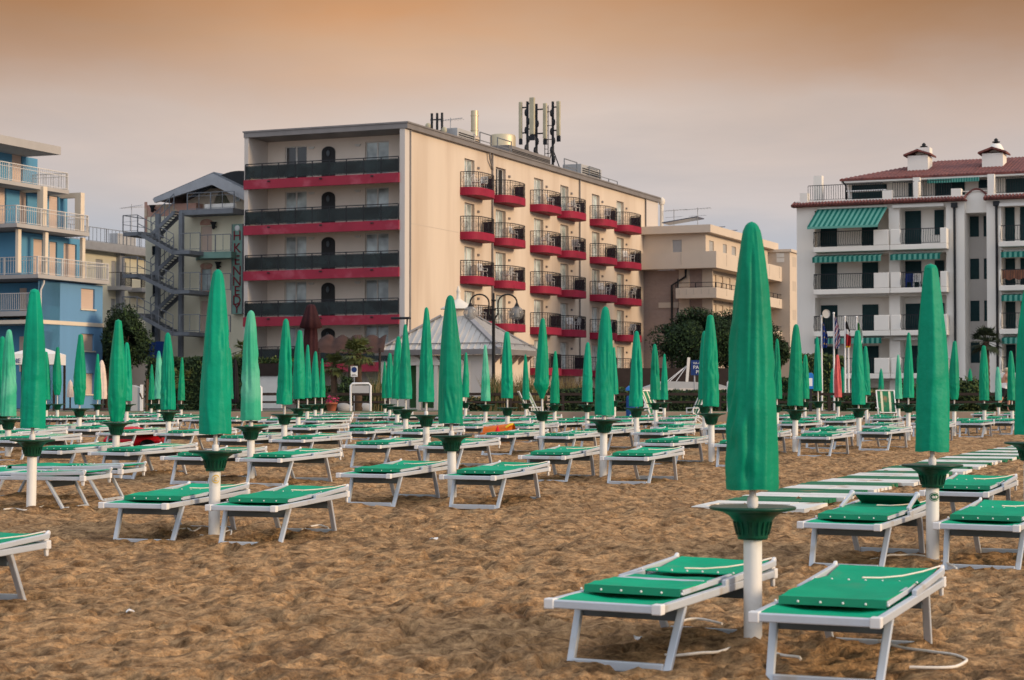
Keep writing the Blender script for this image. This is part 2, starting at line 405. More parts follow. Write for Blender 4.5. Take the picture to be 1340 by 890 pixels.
# light cloud mottling
mot = n.new('ShaderNodeMix'); mot.data_type = 'RGBA'; mot.blend_type = 'MULTIPLY'; mot.inputs[0].default_value = 1
L.new(mx.outputs[2], mot.inputs[6])
mr = n.new('ShaderNodeMapRange'); L.new(cn.outputs['Fac'], mr.inputs['Value']); mr.inputs['From Min'].default_value = .25; mr.inputs['From Max'].default_value = .75
mr.inputs['To Min'].default_value = .84; mr.inputs['To Max'].default_value = 1.15
L.new(mr.outputs[0], mot.inputs[7])
sea = n.new('ShaderNodeMapRange'); sea.interpolation_type = 'SMOOTHSTEP'; L.new(sep.outputs['Y'], sea.inputs['Value'])
sea.inputs['From Min'].default_value = .25; sea.inputs['From Max'].default_value = -.6; sea.inputs['To Min'].default_value = 0; sea.inputs['To Max'].default_value = 1
seac = n.new('ShaderNodeMix'); seac.data_type = 'RGBA'; seaz = n.new('ShaderNodeMapRange'); seaz.interpolation_type = 'SMOOTHSTEP'; L.new(sep.outputs['Z'], seaz.inputs['Value'])
seaz.inputs['From Min'].default_value = -.05; seaz.inputs['From Max'].default_value = .5; seaz.inputs['To Min'].default_value = .85
L.new(math_node('MULTIPLY', sea.outputs[0], seaz.outputs[0]), seac.inputs[0]); L.new(mot.outputs[2], seac.inputs[6]); seac.inputs[7].default_value = (1.12, 1.19, 1.32, 1)
bg2 = n.new('ShaderNodeBackground'); L.new(seac.outputs[2], bg2.inputs[0]); bg2.inputs['Strength'].default_value = 1.06
mixs = n.new('ShaderNodeMixShader'); mixs.inputs[0].default_value = .93
L.new(bg1.outputs[0], mixs.inputs[1]); L.new(bg2.outputs[0], mixs.inputs[2]); L.new(mixs.outputs[0], out.inputs['Surface'])

scene.view_settings.view_transform = 'Standard'; scene.view_settings.look = 'None'
scene.view_settings.exposure = -.12; scene.view_settings.gamma = 1; scene.view_settings.use_curve_mapping = False

# ------------------------------------------------------------------ sand: a beach that climbs from the camera to the promenade
PY = [-60, 0, 10.5, 15, 20, 25, 30, 40, 60, 90]; PZ = [-1.6, -1.53, -1.33, -1.24, -1.14, -1.05, -.98, -.88, -.84, -.83]
def gz(y): return CAMZ + float(np.interp(y, PY, PZ))
SAND_END = 78.0
UMB = [
 (984,290,640,663,'bag0','largest closed green umbrella, nearest the camera at the right','the largest green umbrella',(30,29)),
 (1219,345,591,608,'blunt','second largest closed green umbrella, right of the largest, before white apartments','the second largest umbrella',(29,25)),
 (1345,372,569,579,'bag1','closed green umbrella cut by the right edge of the photo','the umbrella cut by the right edge',(23,22)),
 (281,352,568,590,'bag2','biggest closed green umbrella in the left half, gold emblem on its pole','the biggest umbrella of the left half',(17,17)),
 (42,378,560,575,'blunt','tall closed green umbrella in front of the blue building, biggest there','the biggest umbrella before the blue building',(29,30)),
 (592,386,554,570,'bag1','tallest closed green umbrella in front of the white kiosk','the tallest umbrella before the kiosk',(19,20)),
 (329,406,550,558,'faded','sun-faded green umbrella beside the biggest one of the left half','the faded umbrella left of the hotel front',(19,20)),
 (152,418,551.6,553,'pear','closed green umbrella narrowing at its bottom, right of the blue building','the umbrella with the pinched bottom',(22,22)),
 (11,431,544.5,550,'faded','faded closed green umbrella near the left edge of the photo','the faded umbrella at the left edge',(23,23)),
 (789,401,543,549,'bag2','tallest closed green umbrella in front of the red balconies','the tallest umbrella before the balconies',(18,20)),
 (931,411.7,532,541,'blunt','tallest closed green umbrella in front of the dark pines','the tallest umbrella before the pines',(24,20)),
 (558,402,526,543,'slim','closed green umbrella just left of the tallest before the kiosk','the umbrella left of the kiosk\'s tallest',(22,22)),
 (372,417,529,542,'bag0',None,None,None),(531,424,522,536,'slim1',None,None,None),
 (709,416,522,538,'tied','closed green umbrella with its cover bunched and tied at the bottom','the umbrella with the tied cover',None),
 (1040,424,531,536.5,'bag2',None,None,None),(1124,432,529.5,534.5,'bag0',None,None,None),
 (664,434,521,533.5,'bag1',None,None,None),(635.5,451,525,529.5,'fslim','faded slim green umbrella left of the double lamp post','the faded umbrella by the lamp post',None),(609,461,520,527,'slim',None,None,None),
 (688.5,463.6,523,528,'slim1',None,None,None),(725.5,459,527.7,529.5,'slim',None,None,None),(768,447.7,526,529.7,'bag1',None,None,None),
 (804,454,516,524,'slim',None,None,None),(832.5,433,532,534,'bag0',None,None,None),(858,450,523,527.5,'bag2',None,None,None),(869,463,523,526.5,'slim1',None,None,None),
 (922,433,523,530,'bag1',None,None,None),(1016,443,522,530,'slim',None,None,None),(1053,464,522,526,'bag1',None,None,None),
 (1071,441,511.5,523,'slim1',None,None,None),(1097,464,520,525,'red','closed faded red umbrella among the green ones, before white apartments','the red umbrella',None),
 (1134,452.7,517,527,'bag0',None,None,None),(1176,464,522,527.5,'fslim','faded closed umbrella, a bluish green one, before the white apartments','the bluish faded umbrella at the right',None),(1188,435,520.5,529.5,'slim',None,None,None),
 (1248,446,523,528.7,'pear',None,None,None),(1288,452,524,528,'blunt',None,None,None),(1307,480,524,527,'pale','pale washed-out closed umbrella beside the walking person','the pale umbrella by the person',None),
 (1324.5,459,524,529.5,'bag1',None,None,None),(104,437,529.6,534.5,'pear',None,None,None),(75.5,454,517,528.7,'pear',None,None,None),(128,463,523,529,'slim',None,None,None),
 (166,448,524.5,529,'bag2',None,None,None),(61,460,523,529,'bag0',None,None,None),(198,477,523,528.5,'slim',None,None,None),(208,459,522,528.5,'pale','pale washed-out closed umbrella in front of the fire stairs','the pale umbrella before the stairs',None),
 (221,435,536,539,'bag1',None,None,None),(237,467.6,524,529,'slim1',None,None,None),(299,455,522,529,'bag0',None,None,None),(390,432,522,534.5,'bag1',None,None,None),
 (402,451,521,529.5,'slim',None,None,None),(412.5,459.6,520,529,'bag2',None,None,None),(421,469,520,528.5,'slim1',None,None,None),(504,473,521,528.7,'slim',None,None,None),
 (510,462,520.5,529,'bag0',None,None,None),(519.5,440,522,532,'bag2',None,None,None),(2,440,541,545,'bag2',None,None,None),
]
def build_sand():
    ys = [-60, -20, 0, 4]; y = 5.6
    while y < SAND_END:
        ys.append(y); y += min(.13, max(.028, y*y/3300))
    ys.append(SAND_END + .3)
    nc = 400
    ss = list(np.linspace(-1, 1, nc)); rows = []; vs = []
    for y in ys:
        hw = 3.2 + .37*max(y, 3)
        xs = [-260, -60 - hw] + [s*hw for s in ss] + [60 + hw, 260]
        base = gz(y)
        for x in xs:
            z = base
            if y > 5 and abs(x) < hw + .1:
                p = Vector((x, y, 0))
                q = p + Vector((noise.noise(p*2.1), noise.noise(p*2.3 + Vector((5,5,5))), 0))*.16
                z += .035*noise.noise(p*.7) + .025*noise.noise(q*2.6) + .040*noise.noise(q*5.2 + Vector((9,4,2)))
                if y < 34:
                    d1 = noise.noise(q*7.3 + Vector((40,7,5))); z -= .16*max(0, d1-.14)
                    z += .020*(.5-abs(noise.noise(q*9))*1.6) + (.010*noise.noise(p*21) if y < 20 else 0)
            vs.append((x, y, z))
    nr, ncol = len(ys), nc+4
    Vt = np.array(vs).reshape(nr, ncol, 3); ya = np.array(ys); rf = random.Random(77)
    def dent(x, y, a, b, ang, depth, rim):
        r0, r1 = np.searchsorted(ya, (y-.45, y+.45))
        for r in range(r0, r1):
            row = Vt[r]; c0, c1 = np.searchsorted(row[:, 0], (x-.45, x+.45))
            if c1 <= c0: continue
            dx = row[c0:c1, 0]-x; dy = row[c0:c1, 1]-y
            u_ = (dx*math.cos(ang)+dy*math.sin(ang))/a; v_ = (-dx*math.sin(ang)+dy*math.cos(ang))/b
            q = np.sqrt(u_*u_+v_*v_)
            row[c0:c1, 2] += -depth*np.clip(1-q**2.2, 0, 1) + rim*np.exp(-((q-1.28)/.28)**2)
    tracks = []
    for _ in range(46):                                   # people walking along and across the rows
        y = 6.5 + 26*rf.random()**1.4; x = rf.uniform(-.3*y-1, .3*y+1); hd = rf.choice([rf.gauss(.2, .4), rf.gauss(1.2, .4), rf.uniform(0, 2*PI)])
        for k in range(rf.randint(6, 16)):
            sx = (.09 if k % 2 else -.09)
            tracks.append((x - sx*math.sin(hd), y + sx*math.cos(hd), hd)); x += .62*math.cos(hd); y += .62*math.sin(hd); hd += rf.gauss(0, .12)
    for _ in range(900): y = 6.2 + 27*rf.random()**1.5; tracks.append((rf.uniform(-.32*y-1, .32*y+1), y, rf.uniform(0, 2*PI)))
    for x, y, hd in tracks:
        if y > 5.8: dent(x, y, rf.uniform(.10, .16), rf.uniform(.045, .075), hd+rf.gauss(0,.25), rf.uniform(.022, .05), rf.uniform(.008, .02))
    for (px, top, bot, *_r) in UMB:                        # sand heaped round the poles
        Y = 3665/(bot-top)
        if Y < 40: b_ = pt(px, 500, Y); dent(b_.x, b_.y, .20, .20, 0, -.05, 0); dent(b_.x+.1, b_.y-.22, .16, .1, .4, .03, .008)
    vs = [tuple(p) for p in Vt.reshape(-1, 3)]
    fs = [(i*ncol+j, i*ncol+j+1, (i+1)*ncol+j+1, (i+1)*ncol+j) for i in range(nr-1) for j in range(ncol-1)]
    me = bpy.data.meshes.new('sand'); me.from_pydata(vs, [], fs)
    me.polygons.foreach_set('use_smooth', [True]*len(fs))
    m = bpy.data.materials.new('sand'); m.use_nodes = True
    n = m.node_tree.nodes; L = m.node_tree.links; bs = n['Principled BSDF']
    bs.inputs['Roughness'].default_value = .95; bs.inputs['Specular IOR Level'].default_value = .15
    geo = n.new('ShaderNodeNewGeometry')
    def nz(scale, det=6, rough=.6):
        t = n.new('ShaderNodeTexNoise'); t.inputs['Scale'].default_value = scale; t.inputs['Detail'].default_value = det
        t.inputs['Roughness'].default_value = rough; L.new(geo.outputs['Position'], t.inputs['Vector']); return t
    def ramp(src, a, ca, b, cb):
        r = n.new('ShaderNodeValToRGB'); r.color_ramp.elements[0].position = a; r.color_ramp.elements[1].position = b
        r.color_ramp.elements[0].color = (*ca, 1); r.color_ramp.elements[1].color = (*cb, 1); L.new(src.outputs['Fac'], r.inputs['Fac']); return r
    r1 = ramp(nz(8.5, 8, .62), .34, (.150,.082,.037), .60, (.56,.340,.168))  # dark tones stand in for shade in the hollows of trampled sand
    damp = ramp(nz(1.3, 8, .72), .53, (0,0,0), .64, (1,1,1))
    mxa = n.new('ShaderNodeMix'); mxa.data_type = 'RGBA'; mul = n.new('ShaderNodeMath'); mul.operation = 'MULTIPLY'; mul.inputs[1].default_value = .68
    L.new(damp.outputs[0], mul.inputs[0]); L.new(mul.outputs[0], mxa.inputs[0]); L.new(r1.outputs[0], mxa.inputs[6]); mxa.inputs[7].default_value = (.115,.066,.036,1)
    grain = ramp(nz(26, 6, .75), .34, (.62,.60,.58), .64, (1.22,1.22,1.22))  # random grain tone, its contrast also stands in for fine bump shading
    mxb = n.new('ShaderNodeMix'); mxb.data_type = 'RGBA'; mxb.blend_type = 'MULTIPLY'; mxb.inputs[0].default_value = 1
    L.new(mxa.outputs[2], mxb.inputs[6]); L.new(grain.outputs[0], mxb.inputs[7]); L.new(mxb.outputs[2], bs.inputs['Base Color'])
    b1 = n.new('ShaderNodeBump'); b1.inputs['Strength'].default_value = 1.0; b1.inputs['Distance'].default_value = .10; L.new(nz(13, 7, .6).outputs['Fac'], b1.inputs['Height'])
    b2 = n.new('ShaderNodeBump'); b2.inputs['Strength'].default_value = .5; b2.inputs['Distance'].default_value = .008; L.new(nz(70, 4).outputs['Fac'], b2.inputs['Height'])
    L.new(b1.outputs[0], b2.inputs['Normal']); L.new(b2.outputs[0], bs.inputs['Normal'])
    me.materials.append(m)
    o = bpy.data.objects.new('sand', me); col.objects.link(o); tag(o, kind='structure')
build_sand()

mb = MB(); mb.box(-900, 900, SAND_END+.35, 1500, GZ-2, GZ); tag(mb.build('ground', M['asphalt']), kind='structure')
mb = MB(); mb.box(-120, 120, SAND_END+.4, 106, GZ+.002, GZ+.006); tag(mb.build('promenade', M['paving']), kind='structure')
mb = MB(); mb.box(-120, 120, SAND_END, SAND_END+.35, gz(78)-.4, GZ+.03); tag(mb.build('kerb', M['kerb'], bevel=.02), kind='structure')
mb = MB(); mb.box(-120, 120, 81.5, 83.6, GZ+.006, GZ+.03); tag(mb.build('turf_strip', M['turf']), kind='structure')

# ------------------------------------------------------------------ closed umbrellas
def cover_obj(seed, shape, mt, name='cover'):
    P = {'bag':   [(0,.131),(.06,.134),(.3,.126),(.5,.112),(.62,.102),(.75,.087),(.86,.069),(.93,.055),(.965,.046),(.985,.034),(.995,.02),(1,.002)],
         'pear':  [(0,.082),(.05,.096),(.14,.116),(.28,.130),(.45,.122),(.62,.104),(.78,.082),(.9,.062),(.96,.053),(.985,.045),(1,.002)],
         'blunt': [(0,.128),(.06,.134),(.3,.130),(.5,.116),(.65,.102),(.8,.083),(.9,.066),(.95,.056),(.975,.05),(.99,.04),(1,.002)],
         'slim':  [(0,.122),(.08,.125),(.35,.110),(.55,.090),(.7,.074),(.82,.059),(.92,.043),(.965,.034),(.985,.026),(.995,.015),(1,.002)],
         'tied':  [(0,.030),(.03,.045),(.08,.075),(.13,.115),(.18,.138),(.24,.124),(.4,.112),(.6,.096),(.78,.076),(.9,.056),(.96,.043),(.985,.03),(1,.002)]}[shape]
    ts = [p[0] for p in P]; ws = [p[1] for p in P]
    rows, seg = 90, 72; H = 1.44
    vs = []; fs = []
    sd = Vector((seed*3.7, seed*1.3, seed*7.1)); rr_ = random.Random(seed*31)
    creases = [(rr_.uniform(0, 2*PI), rr_.uniform(-.5, .5), rr_.uniform(-.1, .45), rr_.uniform(.6, 1.05), rr_.uniform(.07, .17), rr_.uniform(.12, .22)) for _ in range(6)]
    puckers = [(rr_.uniform(0, 2*PI), rr_.uniform(.08, .62), rr_.uniform(.35, .8), rr_.uniform(.05, .13), rr_.uniform(24, 48), rr_.uniform(-.4, .4), rr_.uniform(.03, .075)) for _ in range(8)]
    for i in range(rows+1):
        t = 1 - (1 - i/rows)**1.5 if i > rows*.5 else i/rows*(1-(.5)**1.5)/.5
        t = min(1, t); w_ = float(np.interp(t, ts, ws))
        cx = .016*noise.noise(Vector((t*1.6, 0, seed*2.3)))*(.4+.6*t); cy = .016*noise.noise(Vector((t*1.6, 5, seed*2.3)))*(.4+.6*t)
        for k in range(seg):
            a = 2*PI*k/seg; ca, sa = math.cos(a), math.sin(a)
            tw = a + .55*noise.noise(Vector((t*.9, 3.3, seed*1.7))) + .12*noise.noise(Vector((ca*1.5, sa*1.5, t*2.5)) + sd)
            nf = 5 + seed % 2; w6 = PI/nf
            f = .55*(math.cos(w6)/math.cos((tw % (2*w6)) - w6) - .95)              # flat panels between the ribs inside
            f += .085*noise.noise(Vector((ca*1.2, sa*1.2, t*1.1)) + sd) + .05*noise.noise(Vector((ca*2.6, sa*2.6, t*2.4)) + sd*1.4)
            for (a0, sl_, t0, t1, dp, wd) in creases:                                # a few long hanging creases
                if t0 < t < t1:
                    da = (a - a0 - sl_*t + PI) % (2*PI) - PI
                    f -= dp*math.exp(-(da/wd)**2)*min(1, (t-t0)/.08, (t1-t)/.08); f += dp*.45*math.exp(-((da-1.9*wd)/wd)**2)*min(1, (t-t0)/.08, (t1-t)/.08)
            for (a0, t0, ra_, rt_, fq, tl, am) in puckers:                           # local slanting puckers
                da = (a - a0 + PI) % (2*PI) - PI
                f += am*math.exp(-(da/ra_)**2 - ((t-t0)/rt_)**2)*math.sin(fq*(t-t0 + tl*da))
            if shape in ('pear', 'tied') and t < .25: f += .12*noise.noise(Vector((ca*3, sa*3, t*11)) + sd)
            if t < .03: f += .03
            if t > .97: f *= .4
            r = w_*(1+f)
            if abs(t-.60) < .008: r *= 1.012
            vs.append((cx + r*ca, cy + r*sa, H*t + (.012*noise.noise(Vector((ca, sa, seed))) if i == 0 else 0)))
    for i in range(rows):
        for k in range(seg):
            l = (k+1) % seg
            fs.append((i*seg+k, i*seg+l, (i+1)*seg+l, (i+1)*seg+k))
    mb = MB(); mb.add(vs, fs, 0, True); mb.add(vs[-seg:], [tuple(range(seg))], 0, True)
    inner = [(v[0]*.96, v[1]*.96, v[2]+.05) for v in vs[:seg]]
    mb.add(inner, [tuple(reversed(range(seg)))], 0)
    mb.add(vs[:seg] + inner, [(k, (k+1) % seg, seg+(k+1) % seg, seg+k) for k in range(seg)], 0, True)
    o = mb.build(name, mt); return o

COVERS = {}
for i, (key, sh, mt) in enumerate([('bag0','bag','cover'),('bag1','bag','cover'),('bag2','bag','cover'),('blunt','blunt','cover'),('pear','pear','cover'),
                                   ('slim','slim','cover'),('slim1','slim','cover'),('tied','tied','cover'),('faded','bag','cover_faded'),('fslim','slim','cover_faded'),('pale','bag','cover_pale'),
                                   ('bag3','blunt','cover'),('bag4','bag','cover'),('bag5','slim','cover'),('bag6','blunt','cover'),('red','bag','cover_red')]):
    o = cover_obj(i+1, sh, M[mt]); COVERS[key] = o.data; bpy.data.objects.remove(o)
def mesh_only(mb, mt):
    o = mb.build('tmp', mt); me = o.data; bpy.data.objects.remove(o); return me
mb = MB(); mb.lathe([(.055,-.175),(.078,-.175),(.083,-.16),(.086,-.12),(.098,-.085),(.125,-.05),(.16,-.028),(.226,-.016),(.233,-.008),(.231,0),(.222,.003),(.15,-.008),(.02,-.012)], 40)
for k in range(20):
    a = 2*PI*k/20; c, s = math.cos(a), math.sin(a)
    mb.bar((.087*c,.087*s,-.15), (.104*c,.104*s,-.078), .006, .006)
TRAY = mesh_only(mb, M['tray'])
mb = MB(); mb.lathe([(.0495,0),(.0495,.98),(.046,1)], 28); SLEEVE = mesh_only(mb, M['pole'])
mb = MB(); mb.lathe([(.019,0),(.019,1)], 14); UPPER = mesh_only(mb, M['pole_metal'])
mb = MB(); mb.lathe([(.026,0),(.03,.012),(.03,.05),(.024,.06)], 16); COLLAR = mesh_only(mb, M['plastic'])
def child(name, me, parent, loc=(0,0,0), sc=(1,1,1), rz=0):
    o = bpy.data.objects.new(name, me); col.objects.link(o); o.parent = parent; o.location = loc; o.scale = sc; o.rotation_euler = (0,0,rz); return o

ZONES = [(0,140,'the blue building'), (140,317,'the fire stairs'), (317,490,'the hotel front'), (490,645,'the white kiosk'),
         (645,850,'the red balconies'), (850,1035,'the dark pines'), (1035,1400,'the white apartments')]
ORD = ['', 'first','second','third','fourth','fifth','sixth','seventh','eighth','ninth','tenth','eleventh','twelfth','thirteenth','fourteenth','fifteenth','sixteenth','seventeenth']
# px, top px, cover bottom px, tray px, cover, hand-written label, short name (for its loungers), lounger yaws or None
zc = {}
def zone_label(px):
    for a, b, nm in ZONES:
        if a <= px < b: return nm
auto = {}
for nm in [z[2] for z in ZONES]:
    xs = sorted(u[0] for u in UMB if u[5] is None and zone_label(u[0]) == nm)
    for i, x in enumerate(xs): auto[x] = (nm, i+1)
UMBRELLAS = []
rnd = random.Random(11)
for (px, top, bot, tr, cov, lab, short, yaws) in UMB:
    Y = min(3665/(bot-top), 75.5)
    if lab is None:
        nm, i = auto[px]
        lab = f'plain closed green umbrella before {nm}, {ORD[i]} from left among those'
        short = f'the {ORD[i]} plain umbrella before {nm}'
    b = pt(px, 500, Y); zg = gz(Y)
    zt = pt(px, tr, Y).z - zg; zt = min(.85, max(.66, zt)); zb = pt(px, bot, Y).z - zg; zb = max(zb, zt+.012); zh = pt(px, top, Y).z - zg
    root = empty('beach_umbrella', (b.x, b.y, zg), 0, lab, 'umbrella', 'closed beach umbrellas standing in the sand')
    root.rotation_euler = (R(rnd.uniform(-.7,.7)), R(rnd.uniform(-.8,.8)), 0)
    sl = child('base_pole', SLEEVE, root, (0,0,-.12), (1,1,zt-.16+.12))
    child('tray', TRAY, root, (0,0,zt), (1,1,1), rnd.uniform(0,6))
    child('upper_pole', UPPER, root, (0,0,zt-.05), (1,1,zb-zt+.25))
    if Y < 30: child('collar', COLLAR, root, (0,0,zt-.005))
    if lab.startswith('plain') and cov in ('bag0','bag1','bag2','slim','slim1'): cov = rnd.choice(['bag0','bag1','bag2','bag3','bag4','bag6'] if cov[0] == 'b' else ['slim','slim1','bag5'])
    child('cover', COVERS[cov], root, (0,0,zb), (1,1,(zh-zb)/1.44), rnd.uniform(0,6.28))
    UMBRELLAS.append((root, b.x, b.y, px, Y, short, yaws, zt, sl))
# printed emblems on two base poles
def emblem(sl, zt, rz, gold):
    sc = sl.scale.z
    mb = MB()
    def patch(w0, h0, r, m):
        vs = [(r*math.sin(a/.05), -r*math.cos(a/.05), 0) for a in ()]
        ring = []
        for k in range(24):
            t = 2*PI*k/24; a = w0*math.cos(t)/.05
            ring.append((r*math.sin(a), -r*math.cos(a), h0*math.sin(t)/sc))
        mb.add(ring + [(0, -r, 0)], [(k, (k+1) % 24, 24) for k in range(24)], m)
    if gold:
        patch(.036, .038, .0505, 0); patch(.026, .028, .0512, 1)
        for k, h in enumerate((.012, -.012)): mb.box(-.012, .010, -.0535, -.050, (h-.004)/sc, (h+.004)/sc, 0)
        mb.box(-.013, -.007, -.0535, -.050, -.014/sc, .014/sc, 0)
        o = mb.build('emblem', [M['emblem_gold'], M['pole']])
    else:
        patch(.044, .034, .0505, 0); patch(.038, .028, .0512, 1); patch(.035, .025, .0518, 0)
        for k in range(3): mb.box(-.018+.012*k, -.010+.012*k, -.0545, -.050, -.010/sc, (.010-.004*(k == 1))/sc, 1)
        o = mb.build('emblem', [M['emblem_green'], M['pole']])
    o.parent = sl; o.location = (0, 0, ((zt-.16+.12)-.085)/sc); o.rotation_euler = (0,0,rz)
for root, x, y, px, Y, short, yaws, zt, sl in UMBRELLAS:
    if px == 281: emblem(sl, zt, R(20), True)
    if px == 1219: emblem(sl, zt, R(8), False)

# ------------------------------------------------------------------ sun loungers
LW, LL = .63, 1.80
def lz(y): return .330 + .004*(y+.93)          # rail height, rising to the head end
def studs(mb, y, z, nst, w=.56, m=0):
    for i in range(nst): mb.ball((-w/2 + w*i/(nst-1), y, z), .0068, 8, m)
def sheet(mb, x0, x1, y0, y1, zf, sag, nx=8, ny=10, m=0, th=.006):
    top = []; 
    for j in range(ny+1):
        for i in range(nx+1):
            u, v = i/nx, j/ny; y = y0+(y1-y0)*v
            top.append((x0+(x1-x0)*u, y, zf(y) - sag*4*u*(1-u)*min(1, 4*v*(1-v)+.3) + .009*noise.noise(Vector((u*3, v*4, y0*7+sag*50)))))
    fs = [(j*(nx+1)+i, j*(nx+1)+i+1, (j+1)*(nx+1)+i+1, (j+1)*(nx+1)+i) for j in range(ny) for i in range(nx)]
    mb.add(top, fs, m, True); mb.add([(a, b, c-th) for a, b, c in top], [tuple(reversed(f)) for f in fs], m, True)
    edge = [(i) for i in range(nx+1)] + [j*(nx+1)+nx for j in range(1, ny+1)] + [ny*(nx+1)+i for i in range(nx-1, -1, -1)] + [j*(nx+1) for j in range(ny-1, 0, -1)]
    ne = len(edge); rim = [top[e] for e in edge] + [(top[e][0], top[e][1], top[e][2]-th) for e in edge]
    mb.add(rim, [(k, (k+1) % ne, ne+(k+1) % ne, ne+k) for k in range(ne)], m)
def leg_pts(near):
    if near: return (-.52, lz(-.52)-.02), (-.70, -.02)
    return (.46, lz(.46)-.02), (.66, -.02)
def mk_lounger(kind, detail=True):
    P = {}
    a, h = LW/2, LL/2
    # main frame
    f = MB()
    for s in (-1, 1): f.bar((s*(a-.0175), -h, lz(-h)), (s*(a-.0175), h, lz(h)), .035, .042)
    f.bar((-a+.036, -h+.0175, lz(-h)), (a-.036, -h+.0175, lz(-h)), .035, .042); f.bar((-a+.036, h-.0175, lz(h)), (a-.036, h-.0175, lz(h)), .035, .042)
    P['frame'] = (f, 'alu')
    s1 = MB(); sheet(s1, -a+.03, a-.03, -h+.03, h-.03, lambda y: lz(y)+.014, .022, 8, 18); P['seat_fabric'] = (s1, 'fabric')
    b = MB()
    bz = lambda y: lz(y) + .036 + .026*max(0, y)
    for s in (-1, 1):
        b.bar((s*(a-.06), -.47, bz(-.47)), (s*(a-.06), .30, bz(.30)), .026, .030)
        b.bar((s*(a-.015), .05, bz(.05)-.004), (s*(a-.015), .90, bz(.90)), .028, .036)
    if kind == 'bar': b.bar((-a+.075, -.10, bz(-.1)+.012), (a-.075, -.10, bz(-.1)+.012), .045, .022)
    P['backrest_frame'] = (b, 'alu')
    sh = MB()
    if kind == 'bar':
        sheet(sh, -a+.05, a-.05, -.51, -.12, lambda y: bz(y)+.024+.006*(-.4-y), .014, 8, 6)
        sheet(sh, -a+.06, a-.06, -.08, .12, lambda y: bz(y)+.012, .008, 8, 3)
    else: sheet(sh, -a+.05, a-.05, -.51, .26, lambda y: bz(y)+.025, .022, 8, 8)
    sh.prism([(-.524, bz(-.5)-.014), (-.516, bz(-.5)-.016), (-.500, bz(-.5)+.024), (-.514, bz(-.5)+.024)], 'x', -a+.048, a-.048, 1)
    P['folded_sunshade'] = (sh, ('fabric', 'fabric_dark', 'plastic'))
    bk = MB()
    if kind == 'raised':
        up = lambda y: bz(y) + .02
        sheet(bk, -a+.05, a-.05, .28, .44, up, .006, 8, 3, 1)
        zt_ = bz(.40) + .105
        ang = lambda y: zt_ - (y-.47)*.40
        sheet(bk, -a+.07, a-.07, .47, .80, ang, .012, 8, 5, 1)  # darker fabric stands in for the shade on the panel's underside
        sheet(bk, -a+.05, a-.05, .55, .86, lambda y: bz(y)+.012, .01, 8, 4)
        for s in (-1, 1):
            b.bar((s*(a-.045), .14, bz(.14)+.02), (s*(a-.05), .47, zt_), .026, .03); b.ball((s*(a-.05), .47, zt_), .028, 10)
        b.bar((-a+.06, .47, zt_), (a-.06, .47, zt_), .022)
    else:
        sheet(bk, -a+.045, a-.045, .27, .90, lambda y: bz(y) + .014 - .018*math.sin((y-.27)/.63*PI), .012, 8, 6)
    P['backrest_fabric'] = (bk, ('fabric', 'fabric_dark', 'plastic'))
    for near in (True, False):
        (ty, tz), (by, bzz) = leg_pts(near); l = MB()
        for s in (-1, 1): l.bar((s*.285, ty, tz), (s*.265, by, bzz), .042, .030, 0, (0,1,0))
        l.bar((-.247, by, bzz+.028), (.247, by, bzz+.030), .026, .052)
        l.bar((-.265, ty-(.02 if near else -.02), tz-.045), (.265, ty-(.02 if near else -.02), tz-.045), .022, .070, 1)
        P['leg_frame' if near else 'leg_frame.far'] = (l, ('alu', 'alu_grey'))
    for i, (x, y) in enumerate(((-1,-1), (1,-1), (-1,1), (1,1))):
        c = MB()
        if y < 0: c.box(x*(a+.004), x*(a-.05), -h-.006, -h+.05, lz(-h)-.026, lz(-h)+.027)
        else:
            zt = lz(h)
            c.box(x*(a+.005), x*(a-.045), h-.05, h+.008, zt-.027, zt+.03)
            c.prism([(h-.06, zt+.03), (h-.005, zt+.03), (h+.022, zt+.080), (h+.005, zt+.095), (h-.03, zt+.078)], 'x', x*(a-.028), x*(a-.006))
            c.prism([(h-.04, zt-.028), (h, zt-.028), (h-.005, zt-.075), (h-.03, zt-.075)], 'x', x*(a-.03), x*(a-.008))
        P['corner_cap.%d' % i] = (c, 'plastic')
    studs(sh, -.523, bz(-.5)+.002, 6, m=2)
    if kind != 'raised': studs(bk, .285, bz(.285)+.018, 7, .54, m=2)
    s_ = MB(); y0 = .30
    s_.tube([(-.02, y0, bz(y0)+.03), (.06, y0+.10, bz(y0)+.022), (.15, y0+.22, bz(y0)+.024), (.22, y0+.45, bz(y0)+.028), (.29, .88, bz(.88)+.03)], .005, 6)
    P['cord'] = (s_, 'rope')
    return P
LMESH = {}
def lounger_meshes(kind):
    if kind in LMESH: return LMESH[kind]
    res = []
    for nm, (mb, mt) in mk_lounger(kind).items():
        base = nm.split('.')[0]
        mts = [M[x] for x in ((mt,) if isinstance(mt, str) else mt)]
        o = mb.build(base, mts, bevel=.006 if base in ('frame', 'leg_frame', 'corner_cap', 'backrest_frame') else 0)
        res.append((base, o))
        col.objects.unlink(o)
    LMESH[kind] = res; return res
def far_mesh():
    mb = MB(); mats = []; 
    for nm, (p, mt) in mk_lounger('plain').items():
        if nm in ('cord', 'backrest_frame'): continue
        mts = (mt,) if isinstance(mt, str) else mt; ix = []
        for x in mts:
            if x not in mats: mats.append(x)
            ix.append(mats.index(x))
        nv = len(mb.v); mb.v += p.v
        for f, m, s in zip(p.f, p.m, p.s): mb.f.append([nv+i for i in f]); mb.m.append(ix[m]); mb.s.append(s)
    o = mb.build('sun_lounger', [M[x] for x in mats]); me = o.data; bpy.data.objects.remove(o); return me
FAR = far_mesh()
LOUNGERS = []
GRP = 'green sun loungers in pairs under the umbrellas'
